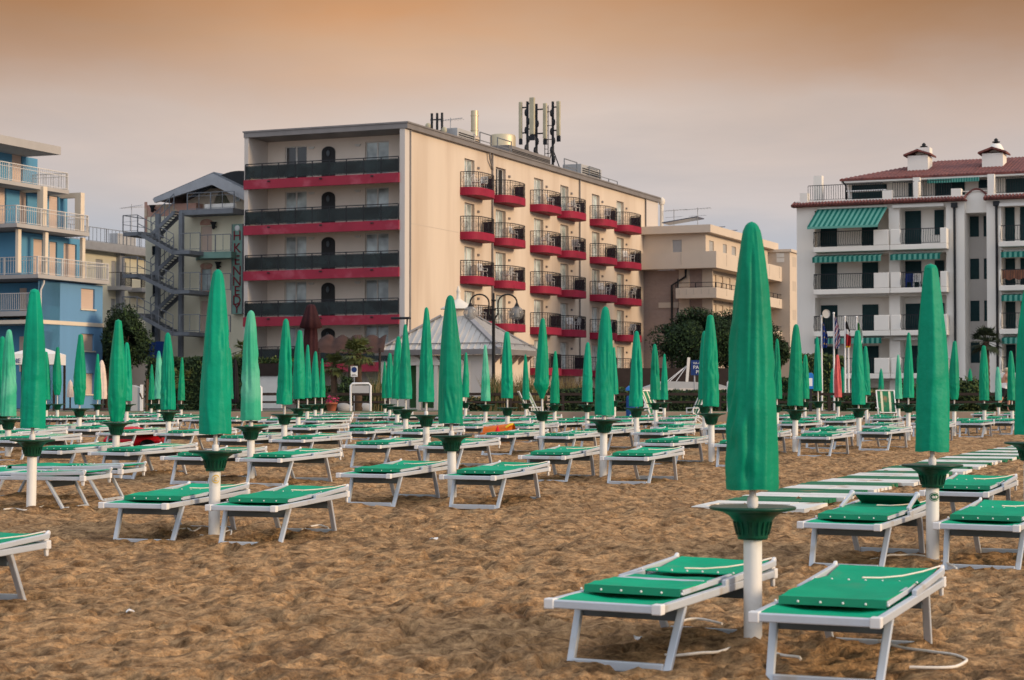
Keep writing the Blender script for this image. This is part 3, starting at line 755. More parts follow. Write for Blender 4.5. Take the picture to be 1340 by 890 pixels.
def lounger(x, y, yaw, kind, label, far=False, dz=0):
    slope = (gz(y+.8)-gz(y-.8))/1.6
    loc = (x, y, gz(y)+dz); rot = (math.atan(slope*math.cos(R(yaw))), math.atan(slope*math.sin(R(yaw))), -R(yaw))
    if far:
        o = bpy.data.objects.new('sun_lounger', FAR); col.objects.link(o); o.location = loc; o.rotation_euler = rot
        tag(o, label, 'sun lounger', GRP); LOUNGERS.append(o); return o
    root = empty('sun_lounger', loc, 0, label, 'sun lounger', GRP); root.rotation_euler = rot
    for nm, src in lounger_meshes(kind):
        c = src.copy(); c.name = nm; col.objects.link(c); c.parent = root
    LOUNGERS.append(root); return root
rl = random.Random(5)
for root, x, y, px, Y, short, yaws, zt, sl in UMBRELLAS:
    far = Y > 44
    OV = {984: ((.843,10.54,26),(1.762,10.06,22)), 281: ((-2.986,17.41,15),(-2.033,17.13,15)), 1219: ((2.804,15.30,25),(3.79,15.22,24)), 42: ((-5.24,20.8,105),(-5.12,22.1,104))}.get(px)
    for side in (-1, 1):
        yw = yaws[0 if side < 0 else 1] if yaws else 23 + rl.uniform(-3.5, 3.5)
        du = side*rl.uniform(.53, .60); dv = -.08 + rl.uniform(-.15, .15)
        kind = rl.choice(['plain', 'plain', 'bar'])
        if px == 984: kind = 'bar' if side < 0 else 'plain'; du = -.50 if side < 0 else .62; dv = .0 if side < 0 else -.22
        if px == 1219: kind = 'raised' if side < 0 else 'plain'; dv = -.05
        if px == 281: kind = 'plain'; du = side*.52; dv = .05
        c, s = math.cos(R(yw)), math.sin(R(yw))
        lx, ly = x + du*c + dv*s, y - du*s + dv*c
        if OV: lx, ly, yw = OV[0 if side < 0 else 1]
        if abs(lx) > .268*ly + 1.6: continue
        extra = {'bar': ' with bare crossbar', 'raised': ' with raised sunshade', 'plain': ''}[kind] if not far else ''
        lab = f"green sun lounger{extra} {'left' if side < 0 else 'right'} of {short}"
        lounger(lx, ly, yw, kind, lab, far, -.01)
p = pt(20, 740, 12.55)
lounger(-3.62, 12.1, 18, 'plain', 'green sun lounger cut off by the left edge, nearest the camera there')
# ------------------------------------------------------------------ building helpers
def mapF(yp):    # front wall plane y = yp, looking towards -y; a = x, d = depth into the wall
    return lambda a, z, d=0: (a, yp + d, z)
def mapR(xp):    # right-hand wall plane x = xp, looking towards +x; a = y
    return lambda a, z, d=0: (xp - d, a, z)
def boxm(mb, m, a0, a1, z0, z1, d0, d1, mi=0):
    p, q = m(a0, z0, d0), m(a1, z1, d1); mb.box(p[0], q[0], p[1], q[1], p[2], q[2], mi)
def wall_holes(mb, m, a0, a1, z0, z1, holes, dep, mi=0, mr=None):
    mr = mi if mr is None else mr
    A = sorted({a0, a1} | {h[i] for h in holes for i in (0, 1)}); Z = sorted({z0, z1} | {h[i] for h in holes for i in (2, 3)})
    A = [a for a in A if a0-1e-6 <= a <= a1+1e-6]; Z = [z for z in Z if z0-1e-6 <= z <= z1+1e-6]
    for i in range(len(A)-1):
        for j in range(len(Z)-1):
            ca, cz = (A[i]+A[i+1])/2, (Z[j]+Z[j+1])/2
            if any(h[0] < ca < h[1] and h[2] < cz < h[3] for h in holes): continue
            mb.quad(m(A[i],Z[j]), m(A[i+1],Z[j]), m(A[i+1],Z[j+1]), m(A[i],Z[j+1]), mi)
    for h in holes:
        x0, x1, y0, y1 = h
        mb.quad(m(x0,y0), m(x0,y1), m(x0,y1,dep), m(x0,y0,dep), mr); mb.quad(m(x1,y0), m(x1,y0,dep), m(x1,y1,dep), m(x1,y1), mr)
        mb.quad(m(x0,y0), m(x0,y0,dep), m(x1,y0,dep), m(x1,y0), mr); mb.quad(m(x0,y1), m(x1,y1), m(x1,y1,dep), m(x0,y1,dep), mr)
def window(parent, m, h, dep, leaves=2, pane='pane', frame='frame_white', fw=.07, name='window'):
    a0, a1, z0, z1 = h; a0 += .003; a1 -= .003; z1 -= .003
    f = MB(); d0, d1 = dep-.08, dep-.01
    boxm(f, m, a0, a0+fw, z0, z1, d0, d1); boxm(f, m, a1-fw, a1, z0, z1, d0, d1)
    boxm(f, m, a0+fw, a1-fw, z1-fw, z1, d0, d1); boxm(f, m, a0+fw, a1-fw, z0, z0+fw, d0, d1)
    for i in range(1, leaves):
        c = a0 + (a1-a0)*i/leaves; boxm(f, m, c-fw*.8, c+fw*.8, z0+fw, z1-fw, d0, d1)
    o = f.build(name, M[frame], parent)
    g = MB(); boxm(g, m, a0+fw, a1-fw, z0+fw, z1-fw, dep-.045, dep-.035); g.build('pane', M[pane], o)
    bk = MB(); bk.quad(m(a0-.003,z0,dep), m(a1+.003,z0,dep), m(a1+.003,z1+.003,dep), m(a0-.003,z1+.003,dep)); bk.build('backing', M['black'], o)
    return o
def shutter(parent, m, h, dep, mt, name='shutter', slats=True, sill=None):
    a0, a1, z0, z1 = h
    f = MB(); boxm(f, m, a0+.003, a1-.003, z0, z1-.003, dep-.03, dep)
    if slats:
        n = max(3, int((z1-z0)/.16))
        for i in range(n):
            z = z0 + (z1-z0)*(i+.5)/n; boxm(f, m, a0+.05, a1-.05, z-.045, z+.03, dep-.042, dep-.03)
    o = f.build(name, M[mt], parent)
    if sill:
        s_ = MB(); boxm(s_, m, a0-.1, a1+.1, z0-.09, z0-.003, -.09, .06); s_.build('sill', M[sill], o)
    return o
def rail(mb, m, a0, a1, z0, z1, d, step=.13, th=.022, posts=None, mi=0, mid=False):
    boxm(mb, m, a0, a1, z1-.045, z1, d-.025, d+.025, mi); boxm(mb, m, a0, a1, z0+.06, z0+.09, d-.015, d+.015, mi)
    if mid: boxm(mb, m, a0, a1, z1-.25, z1-.22, d-.012, d+.012, mi)
    if step:
        k = max(1, int((a1-a0)/step))
        for i in range(k+1):
            a = a0 + (a1-a0)*i/k; boxm(mb, m, a-th/2, a+th/2, z0+.09, z1-.045, d-th/2, d+th/2, mi)
    if posts:
        k = max(1, round((a1-a0)/posts))
        for i in range(k+1):
            a = a0 + (a1-a0)*i/k; boxm(mb, m, a-.03, a+.03, z0, z1-.045, d-.03, d+.03, mi)

# ------------------------------------------------------------------ the hotel
H = Frame(528.2, 121)
hotel = empty('hotel', H.w(0, 0), ANG, 'six storey beige hotel with red balconies and smoked glass loggias', 'hotel')
HW = -H.fx(319.3); HL = H.sy(862.3)
HT = H.F(525, 159.3)[1]                       # roof top
rowz = [H.F(525, y)[1] for y in (238.4, 300.3, 361.9, 424.0)]
step_ = (rowz[0]-rowz[3])/3; rowz.append(rowz[3]-step_)      # undersides of the red bands
RB = .60                                      # red band height
DEP = 2.5                                     # loggia depth
body = MB(); m = mapF(DEP)
doors = []; arches = []
def FX(px): return H.fx(px, DEP)
wx = [(FX(372.5), FX(401)), (FX(477.5), FX(508.5))]
for rz_ in rowz:
    for a0, a1 in wx: doors.append((a0, a1, rz_+RB-.1, rz_+RB+2.42))
wall_holes(body, m, -HW+.3, -.3, 0, HT-.4, doors, .22)
body.build('loggia_wall', M['beige_in'], hotel)
# right-hand wall with its doors
side = MB(); mr = mapR(0)
sdoors = []
colpx = [(607.8, 621), (648.8, 661.8), (699, 711), (733.3, 744), (774.7, 784.6), (807, 816.3)]
for p0, p1 in colpx:
    for rz_ in rowz: sdoors.append((H.sy(p0), H.sy(p1), rz_+.42, rz_+.42+2.15))
E0, E1 = H.sy(534.6), H.sy(844.3)
wall_holes(side, mr, E0, E1, 0, HT-.4, sdoors, .32)
side.quad((0,E1,0), (-HW,E1,0), (-HW,E1,HT-.4), (0,E1,HT-.4)); side.quad((-HW,E0,0), (-HW,E1,0), (-HW,E1,HT-.4), (-HW,E0,HT-.4))
side.build('side_wall', M['beige'], hotel)
for bx_ in ((-.30, .06, 0, E0), (-HW, -HW+.3, 0, DEP), (-HW, .06, E1, HL-.4)):
    ew = MB(); ew.box(*bx_, 0, HT-.425); ew.build('end_wall', M['offwhite'], hotel)
rf = MB(); rf.box(-HW-.02, .26, -.06, HL-.35, HT-.42, HT-.10); rf.box(-HW-.07, .32, -.12, HL-.30, HT-.10, HT)
rf.build('roof', M['roofmetal'], hotel)
for i, h in enumerate(doors): window(hotel, mapF(DEP), h, .2, 2, 'pane_dark' if i == 0 else 'pane')
for i, h in enumerate(sdoors): window(hotel, mapR(0), h, .3, 2, 'pane_dark' if i in (5,) else 'pane')
cm = MB()
for i, h in enumerate(doors):                 # light curtains behind the panes
    pass
for k, rz_ in enumerate(rowz):
    b = MB(); b.box(-HW+.02, -.302, -.12, .06, rz_, rz_+RB); b.box(-HW+.302, -.302, .06, DEP, rz_+RB-.28, rz_+RB-.1, 1)
    bo = b.build('balcony_slab', [M['redpink'], M['offwhite']], hotel)
    for px in (353, 421, 488):                # small rust-dark spouts
        s_ = MB(); x = H.fx(px); s_.box(x-.09, x+.09, -.20, -.12, rz_+.42, rz_+.50); s_.build('spout', M['dark'], bo)
    r = MB(); n_ = 9; x0, x1 = -HW+.12, -.36
    zt = rz_+RB+1.05
    boxm(r, mapF(0), x0, x1, zt-.06, zt, -.06, -.01); boxm(r, mapF(0), x0, x1, zt-.17, zt-.14, -.05, -.02); boxm(r, mapF(0), x0, x1, rz_+RB+.06, rz_+RB+.10, -.05, -.02)
    for i in range(n_+1):
        x = x0 + (x1-x0)*i/n_; boxm(r, mapF(0), x-.03, x+.03, rz_+RB, zt-.06, -.06, -.01)
    ro = r.build('railing', M['dark'], hotel)
    g = MB(); boxm(g, mapF(0), x0+.03, x1-.03, rz_+RB+.11, zt-.18, -.041, -.03); g.build('glass_panel', M['smoke'], ro)
    # arched dark wall picture with a pale carved face
    a0, a1 = H.fx(421.2, DEP), H.fx(438.6, DEP); zc_ = rz_+RB; r_ = (a1-a0)/2; cx_ = (a0+a1)/2
    poly = [(a0, zc_), (a1, zc_)] + [(cx_ + r_*math.cos(t), zc_ + 1.92 + r_*.72*math.sin(t)) for t in [PI*i/12 for i in range(13)]]
    ar = MB(); ar.prism(poly, 'y', DEP-.06, DEP-.002); ao = ar.build('arched_panel', M['black'], hotel)
    fr = MB(); fr.ball((cx_, DEP-.09, zc_+1.82), .17, 10, 0, (.8,.4,1.25)); fr.build('relief', M['alu_grey'], ao)
    for px in (408, 468.5):
        l = MB(); x = H.fx(px, DEP); l.box(x-.2, x+.2, DEP-.12, DEP-.002, rz_+RB+2.22, rz_+RB+2.3); l.box(x-.13, x+.13, DEP-.10, DEP-.002, rz_+RB+2.15, rz_+RB+2.22); l.build('wall_lamp', M['frame_white'], hotel)
# curved red balconies on the right-hand wall
bstart = [(601.8, 631.5), (643.6, 672.5), (693.3, 720), (728.8, 752.3), (771.4, 793.2), (803.4, 825.6)]
CHAIR = None
def plastic_chair():
    c = MB()
    for sx in (-1, 1):
        for sy in (-1, 1): c.bar((sx*.22, sy*.21, 0), (sx*.19, sy*.19, .42), .035)
        c.bar((sx*.24, -.2, .62), (sx*.24, .2, .66), .04, .03); c.bar((sx*.24, -.2, .42), (sx*.24, -.2, .62), .03)
    c.box(-.24, .24, -.22, .22, .41, .45)
    for i in range(5): c.bar((-.18+.09*i, .2, .45), (-.18+.09*i, .30, .92), .05, .02)
    c.bar((-.24, .305, .92), (.24, .305, .92), .04, .06); c.bar((-.23, .2, .45), (-.24, .3, .92), .04); c.bar((.23, .2, .45), (.24, .3, .92), .04)
    return mesh_only(c, M['plastic'])
CHAIR = plastic_chair()
FL = ['top', 'second', 'third', 'fourth', 'lowest']
for ci, (p0, p1) in enumerate(bstart):
    y0, y1 = H.sy(p0), H.sy(p1); yc, hw = (y0+y1)/2, (y1-y0)/2
    prot = 1.28
    out_ = []
    for i in range(25):                       # plan: straight flank near the camera side, bulging, rounded
        t = PI*i/24; c_, s_ = math.cos(t), math.sin(t)
        out_.append((prot*abs(s_)**.62, yc - hw*(abs(c_)**.62)*(1 if c_ > 0 else -1)))
    for ri, rz_ in enumerate(rowz):
        zb = rz_+.02
        b = MB(); b.prism([(x+.001, y) for x, y in out_], 'z', zb, zb+.52); bo = b.build('balcony', M['red'], hotel)
        r = MB(); rd = [(max(.02, x-.04), yc+(y-yc)*.97) for x, y in out_]
        r.tube([(x, y, zb+.52+1.02) for x, y in rd], .03, 6); r.tube([(x, y, zb+.60) for x, y in rd], .015, 5); r.tube([(x, y, zb+1.40) for x, y in rd], .012, 5)
        # bars with curls
        acc = [0]
        for i in range(1, len(rd)): acc.append(acc[-1] + math.dist(rd[i], rd[i-1]))
        nb = 24
        def at_(q):
            d = q*acc[-1]
            for i in range(1, len(rd)):
                if acc[i] >= d:
                    f_ = (d-acc[i-1])/(acc[i]-acc[i-1]+1e-9); return (rd[i-1][0]+(rd[i][0]-rd[i-1][0])*f_, rd[i-1][1]+(rd[i][1]-rd[i-1][1])*f_)
        for i in range(nb+1):
            x, y = at_(i/nb); r.bar((x, y, zb+.52), (x, y, zb+1.52), .023 if i % 6 else .04)
        for i in range(0, nb, 3):
            pts = []
            for j in range(9):
                x, y = at_(min(1, max(0, (i+1.5+1.2*math.cos(2*PI*j/8))/nb))); pts.append((x, y, zb+1.0+.22*math.sin(2*PI*j/8)))
            r.tube(pts, .009, 4, caps=False)
        r.build('railing', M['dark'], bo)
        scn = MB(); sp_ = [at_(q) for q in (.80, .86, .92, .985)]
        for (xa1, ya1), (xb1, yb1) in zip(sp_[:-1], sp_[1:]): scn.quad((xa1-.03, ya1, zb+.62), (xb1-.03, yb1, zb+.62), (xb1-.03, yb1, zb+1.46), (xa1-.03, ya1, zb+1.46))
        scn.build('side_dark_sheet', M['dark_sheet'], bo, recalc=False)  # dark sheet added at the railing's far end, where the bars overlap
        sp = MB(); sp.bar((prot*.5, y1-.1, zb+.30), (prot*.5, y1+.35, zb+.28), .06); sp.build('spout', M['dark'], bo)
        if ri < 4 and (ci*7+ri*3) % 4 != 3:
            for q in range(1 if (ci+ri) % 3 else 2):
                ch = bpy.data.objects.new('balcony_chair', CHAIR); col.objects.link(ch)
                ch.location = H.w(.62, yc + .5 - q*1.1, zb+.525); ch.rotation_euler = (0, 0, ANG + R((ci*50+ri*37+q*140) % 360))
                tag(ch, f'white plastic chair on the {FL[ri]} red balcony of the hotel\'s {ORD[ci+1]} column', 'chair', 'white chairs on the red balconies')
for px, zt in ((643.3, 0), (757.6, 0), (844.0, 0), (535.4, 0)):
    y = H.sy(px); d = MB(); d.tube([(.09, y, 0), (.09, y, HT-.45)], .06, 8)
    if px == 643.3: d.tube([(.09, y, HT-1.5), (.2, y-.7, HT-.9), (.2, y-.8, HT-.45)], .07, 8)
    d.build('drainpipe', M['roofmetal'], hotel)
for h in sdoors:
    pass
lampm = MB()
for p0, p1 in colpx:
    for rz_ in rowz:
        y = H.sy(p1)+.55; lampm = MB(); lampm.box(.002, .10, y-.12, y+.12, rz_+2.05, rz_+2.2); lampm.build('wall_lamp', M['roofmetal'], hotel)
sm = MB(); y0, y1 = E0+.02, H.sy(600); sm.box(.001, .006, y0, y1, 11.6, 11.64); sm.build('wall_crack', M['tan_wall'], hotel)

# things on the hotel roof ----------------------------------------------------
def roof_at(px, xl): return H.sy(px, xl)
def mast(px, ytop, xl, panels, label, ladder=False):
    y = roof_at(px, xl); ztop = H.S(px, ytop, xl)[1] - HT
    rt = empty('antenna_mast', H.w(xl, y, HT), ANG, label, 'antenna mast')
    p = MB(); p.tube([(0,0,0), (0,0,ztop)], .11, 8)
    for a in (0, 2.1, 4.2): p.bar((0,0,ztop*.38), (.9*math.cos(a), .9*math.sin(a), 0), .07)
    if ladder:
        for s in (-1, 1): p.bar((-.5+s*.14, -.1, 0), (-.5+s*.14, -.1, ztop*.95), .05)
        for i in range(16): p.bar((-.64, -.1, ztop*.95*(i+.5)/16), (-.36, -.1, ztop*.95*(i+.5)/16), .035)
        for i in range(5): p.bar((-.5, -.1, ztop*(.15+.18*i)), (0, 0, ztop*(.15+.18*i)), .05)
    for i in range(6): p.ball((.10*(-1)**i, -.05, ztop*(.25+.12*i)), .2, 8, 0, (.7,.7,1.5))
    p.build('pole', M['dark'], rt)
    for dx, z0, z1, wd in panels:
        q = MB(); z0_, z1_ = ztop*z0, ztop*z1; q.box(dx-wd*.38, dx+wd*.38, -.18, .06, z0_, z1_); q.build('panel', M['antenna'], rt, bevel=.05)
        b = MB(); b.box(dx*.15, dx*.8, -.05, .05, z0_+.4, z0_+.5); b.box(dx*.15, dx*.8, -.05, .05, z1_-.5, z1_-.4); b.box(dx-wd*.35, dx+wd*.35, -.12, .06, z0_-.45, z0_-.02); b.build('bracket', M['dark'], rt)
mast(690.2, 133, -4, [(-.55, .50, 1.0, .34), (.42, .55, 1.05, .55)], 'roof mast with two pale antenna panels, left of three')
mast(702, 136, -4, [(.75, .52, 1.0, .40)], 'roof mast with one dark antenna panel, middle of three')
mast(723.5, 133, -3, [(.50, .55, 1.0, .40)], 'roof mast with ladder and one pale panel, right of three', True)
y = roof_at(571, -3); zt = H.S(571, 148, -3)[1]-HT
rt = empty('antenna_cluster', H.w(-3, y, HT), ANG, 'cluster of short dark aerial posts with small dishes at hotel roof corner', 'antenna')
p = MB()
for dx in (-.35, .05, .42): p.tube([(dx, 0, 0), (dx, 0, zt)], .09, 8)
p.bar((-.45,0,zt*.8), (.5,0,zt*.8), .08); p.bar((-.45,0,zt*.45), (.5,0,zt*.45), .08); p.build('post', M['dark'], rt)
for dx, dz in ((-.6,.6), (.62,.45), (-.5,.2)):
    d = MB(); d.ball((dx, -.1, zt*dz), .24, 12, 0, (.9,.5,1)); d.build('dish', M['antenna'], rt)
def tv_aerial(base, h, label, rz=ANG, big=1.0):
    rt = empty('tv_aerial', base, rz, label, 'aerial')
    p = MB(); p.tube([(0,0,0), (0,0,h)], .035, 6); p.bar((-.9*big,0,h*.92), (.9*big,0,h*.97), .035); p.build('mast', M['steel_light'], rt)
    q = MB()
    for i in range(9): q.bar((-.85*big+.21*big*i, -.28-.02*i, h*.92+.006*i), (-.85*big+.21*big*i, .28+.02*i, h*.92+.006*i), .022)
    q.bar((-.6*big, 0, h*.62), (.6*big, 0, h*.64), .03); q.build('element', M['steel_light'], rt)
tv_aerial(H.w(-3, roof_at(589.5, -3), HT), H.S(589.5, 154, -3)[1]-HT, 'small television aerial on the hotel roof beside aerial posts')
def roofbox(name, cat, label, px, y0p, xl, wx_, wy, hh, mt, extra=None):
    y = roof_at(px, xl); rt = empty(name, H.w(xl, y, HT), ANG, label, cat)
    b = MB(); b.box(-wx_/2, wx_/2, -wy/2, wy/2, .12, hh); b.box(-wx_/2+.1, -wx_/2+.25, -wy/2, wy/2, 0, .12); b.box(wx_/2-.25, wx_/2-.1, -wy/2, wy/2, 0, .12)
    b.build('casing', M[mt], rt, bevel=.03)
    g = MB()
    for i in range(5): g.box(wx_/2+.002, wx_/2+.03, -wy/2+.2, wy/2-.2, .3+(hh-.5)*i/5, .3+(hh-.5)*(i+.5)/5)
    g.build('grille', M['dark'], rt)
roofbox('air_conditioner', 'air conditioner', 'grey rooftop unit left of the steel flue on hotel roof', 600, 0, -2.3, 1.2, 3.0, 1.25, 'grey_panel')
roofbox('air_conditioner', 'air conditioner', 'tan rooftop unit just beside the steel flue base', 613, 0, -2.3, 1.0, 1.8, 1.15, 'tan_light')
roofbox('air_conditioner', 'air conditioner', 'large rooftop ventilation unit near the far end of the hotel roof', 762, 0, -2.2, 1.6, 4.6, 1.35, 'grey_panel')
roofbox('air_conditioner', 'air conditioner', 'dark long rooftop unit under the antenna masts', 683, 0, -2.0, 1.4, 8.0, 1.05, 'roofmetal')
y = roof_at(621, -2.8); zt = H.S(621, 145, -2.8)[1]-HT
fl = MB(); fl.tube([(0,0,0), (0,0,zt*.9), (0,0,zt)], [.26,.26,.26], 14); fl.lathe([(.29,zt*.88),(.29,zt*.9)], 14); fl.lathe([(.29,zt*.55),(.29,zt*.57)], 14)
tag(fl.build('steel_flue', M['inox'], None, H.w(-2.8, y, HT), ANG), 'tall shiny steel flue pipe on the hotel roof', 'chimney')
y = roof_at(658, -2.6); zt = H.S(658, 177, -2.6)[1]-HT
fl = MB(); fl.lathe([(.95,0),(.95,zt*.93),(.88,zt)], 24); fl.lathe([(.97,zt*.5),(.97,zt*.53)], 24)
tag(fl.build('steel_tank', M['inox'], None, H.w(-2.6, y, HT), ANG), 'round stainless steel tank on the hotel roof', 'tank')
def hoop(pxa, pxb, hpx, label):
    ya, yb = roof_at(pxa, -1.2), roof_at(pxb, -1.2); h = 1.25
    b = MB(); b.tube([(0,0,0), (0,0,h), (0,yb-ya,h), (0,yb-ya,0)], .045, 6, sm=False); b.bar((0,0,h*.55), (0,yb-ya,h*.55), .05)
    tag(b.build('roof_rail', M['steel'], None, H.w(-1.2, ya, HT), ANG), label, 'railing')
hoop(628, 643, 0, 'metal guard hoop beside the steel flue on hotel roof'); hoop(651, 669, 0, 'metal guard hoop in front of the round steel tank')
hoop(738.5, 755, 0, 'metal guard hoop left of the far rooftop unit'); hoop(771, 785, 0, 'metal guard hoop right of the far rooftop unit')
ya, yb = roof_at(785, -1.2), roof_at(808, -1.2); b = MB(); rail(b, mapR(0), 0, yb-ya, 0, .75, 0, 0, posts=2.0)
tag(b.build('roof_rail', M['steel'], None, H.w(-1.2, ya, HT), ANG), 'low metal rail at the far end of the hotel roof', 'railing')

# ------------------------------------------------------------------ blue apartment house
B = Frame(49, 117.5)
blue = empty('blue_building', B.w(0, 0), ANG, 'blue apartment building with white railings and cream shutters at the left edge', 'building')
BL = B.sy(135)
z1 = B.S(95, 423.5)[1]; z2 = B.S(95, 364)[1]; z3 = B.S(95, 303)[1]      # band, first and second terrace slabs
z4 = B.S(90, 249, .1)[1]
BX = -14.0
lw = MB(); mr0 = mapR(0)
holes = [(B.sy(106.8), B.sy(124.5), B.S(115, 404.5)[1], B.S(115, 378)[1]), (B.sy(107), B.sy(124), B.S(115, 459)[1], B.S(115, 437)[1]),
         (B.sy(107), B.sy(124), .9, 2.2)]
wall_holes(lw, mr0, 0, BL, 0, z2-.3, holes, .18, 0)
lw.quad((BX,BL,0), (0,BL,0), (0,BL,z2-.3), (BX,BL,z2-.3))
lw.build('lower_wall', M['blue_lilac'], blue)
for h in holes: shutter(blue, mr0, h, .15, 'shutter_beige', sill='cream')
fw_ = MB(); wall_holes(fw_, mapF(2.2), BX, 0, 0, z2-.3, [], .1); fw_.quad((0,0,0), (0,2.2,0), (0,2.2,z2-.3), (0,0,z2-.3)); fw_.build('front_wall', M['blue'], blue)
for za in (z1+.9, z1-2.1):
    if za > 0: shutter(blue, mapF(2.2), (B.fx(27, 2.2), B.fx(36, 2.2), za-.9, za+1.3), -.01, 'shutter_beige')
bd = MB(); bd.box(BX, .06, -.06, BL+.06, z1-.12, z1+.12); bd.build('band', M['cream'], blue)
# front balcony at first-floor height
fb = MB(); fb.box(BX, -.3, -.2, 2.2, z1+.35, z1+.65); fb.build('balcony_slab', M['greytrim'], blue)
r = MB(); rail(r, mapF(-.15), BX, -.35, z1+.65, z1+1.75, 0, .14, .03, 2.6); r.build('railing', M['rail_white'], blue)
# terrace slab 2 and upper storey
def terrace(z, x0, x1, y0, y1, ra=True, rb=True, slabm='greytrim'):
    s_ = MB(); s_.box(x0, x1, y0, y1, z-.24, z); s_.build('terrace_slab', M[slabm], blue)
    r = MB()
    rail(r, mapR(x1-.08), y0+.05, y1-.05, z, z+1.08, 0, .19, .022, 2.6, mid=True)
    rail(r, mapF(y0+.08), x0, x1-.15, z, z+1.08, 0, .19, .022, 2.6, mid=True)
    rail(r, mapF(y1-.08), x0, x1-.15, z, z+1.08, 0, .19, .022, 2.6, mid=True)
    r.build('railing', M['rail_white'], blue)
terrace(z2, BX, .55, -.75, B.sy(144, .55))
u1 = MB(); UX = -1.0; mu = mapR(UX)
u1y0, u1y1 = B.sy(27.5, UX), B.sy(110, UX)
uh = [(B.sy(44, UX), B.sy(57, UX), z2+.02, z2+2.3), (B.sy(65, UX), B.sy(75, UX), z2+.02, z2+2.25), (B.sy(83.5, UX), B.sy(100.5, UX), z2+.02, z2+2.25)]
wall_holes(u1, mu, u1y0, u1y1, z2, z3-.3, uh, .18); u1.quad((BX,u1y1,z2), (UX,u1y1,z2), (UX,u1y1,z3-.3), (BX,u1y1,z3-.3)); wall_holes(u1, mapF(u1y0), BX, UX, z2, z3-.3, [], .1)
u1.build('upper_wall', M['blue'], blue)
for h in uh: shutter(blue, mu, h, .15, 'shutter_beige')
for px, xx in ((26, .2), (61.5, .35), (110, .2)):
    y = B.sy(px, xx); pl = MB(); pl.box(xx-.2, xx, y-.15, y+.15, z2, z3-.32); pl.build('pillar', M['cream'], blue)
z3t = z3
terrace(z3t, BX, .5, B.sy(22, .5), B.sy(117, .5))
UX2 = -1.3; mu2 = mapR(UX2); y0, y1 = B.sy(-6, UX2), B.sy(88, UX2)
u2 = MB(); uh2 = [(B.sy(-2, UX2), B.sy(8, UX2), z3+.02, z3+2.3), (B.sy(25.5, UX2), B.sy(35.5, UX2), z3+.02, z3+2.25), (B.sy(64, UX2), B.sy(76.5, UX2), z3+.02, z3+2.25)]
wall_holes(u2, mu2, y0, y1, z3, z4-.3, uh2, .18); u2.quad((BX,y1,z3), (UX2,y1,z3), (UX2,y1,z4-.3), (BX,y1,z4-.3)); wall_holes(u2, mapF(y0), BX, UX2, z3, z4-.3, [], .1)
u2.build('upper_wall', M['blue'], blue)
for h in uh2: shutter(blue, mu2, h, .15, 'shutter_beige')
for px in (59, 108):
    fr = MB(); y = B.sy(px, .3); fr.box(-.15, .3, y-.2, y+.2, z3, z4-.35); fr.box(-2.2, .3, y-.2, y+.2, z4-.347, z4-.05); fr.build('frame_pillar', M['cream'], blue)
terrace(z4, BX, .1, B.sy(-30, .1), B.sy(90, .1))
UX3 = -2.6; mu3 = mapR(UX3); z5 = B.S(79, 192, 0)[1] - .5; y0, y1 = B.sy(-30, UX3), B.sy(48.5, UX3)
u3 = MB(); uh3 = [(B.sy(15, UX3), B.sy(29, UX3), z4+.02, z4+2.2)]
wall_holes(u3, mu3, y0, y1, z4, z5, uh3, .18); u3.quad((BX,y1,z4), (UX3,y1,z4), (UX3,y1,z5), (BX,y1,z5)); u3.build('upper_wall', M['blue'], blue)
for h in uh3: shutter(blue, mu3, h, .15, 'shutter_beige')
rf = MB(); rf.box(BX, .0, B.sy(-35, 0), B.sy(79, 0), z5, z5+.5); rf.build('roof', M['greytrim'], blue)
dp = MB(); y = B.sy(54, .1); dp.tube([(.1, y, 0), (.1, y, z2-.9), (.25, y+.1, z2-.5), (.25, y+.1, z2-.33)], .06, 8); dp.build('drainpipe', M['rail_white'], blue)

# ------------------------------------------------------------------ pale yellow apartment house behind it
Yb = Frame(100, 150)
yel = empty('yellow_building', Yb.w(0, 0), ANG, 'pale yellow building with grey shutters behind the blue building', 'building')
zr = Yb.S(150, 327)[1]; yl = Yb.sy(196)
ww = MB(); hs = []
for row in (0, 1, 2):
    for p0, p1 in ((125.5, 134.5), (146, 152), (158.8, 165.5)):
        if row == 1 and p0 == 125.5: continue
        zt = zr - .9 - row*3.0; hs.append((Yb.sy(p0), Yb.sy(p1), zt-2.0, zt))
wall_holes(ww, mapR(0), -4, yl, 0, zr-.3, hs, .15); ww.quad((-10,-4,0), (0,-4,0), (0,-4,zr-.3), (-10,-4,zr-.3)); ww.quad((-10,yl,0), (0,yl,0), (0,yl,zr-.3), (-10,yl,zr-.3)); ww.build('wall', M['yellow'], yel)
for h in hs: shutter(yel, mapR(0), h, .12, 'grey_panel')
s_ = MB(); s_.box(-10, .9, -4.5, yl+.5, zr-.3, zr+.35); s_.build('roof', M['steel_light'], yel)
r = MB(); rail(r, mapR(.6), -4, yl, zr+.35, zr+1.5, 0, .5, .03, 2.5); r.build('railing', M['steel'], yel)
pp = MB(); y = Yb.sy(155.5); pp.box(0, .35, y-.35, y+.35, 0, zr-.3); pp.build('pilaster', M['steel_light'], yel)
for p0, p1, row in ((141, 155, 0), (168, 190, 0), (141, 155, 1)):
    zt = zr-2.95-row*3.0; a0, a1 = Yb.sy(p0), Yb.sy(p1); b = MB(); b.box(0, 1.3, a0, a1, zt-.3, zt); bo = b.build('balcony', M['greytrim'], yel)
    r = MB(); rail(r, mapR(1.25), a0, a1, zt, zt+1.1, 0, .12, .03, 2); boxm(r, mapF(a0), 0, 1.2, zt+1.05, zt+1.1, 0, .04); r.build('railing', M['dark'], bo)
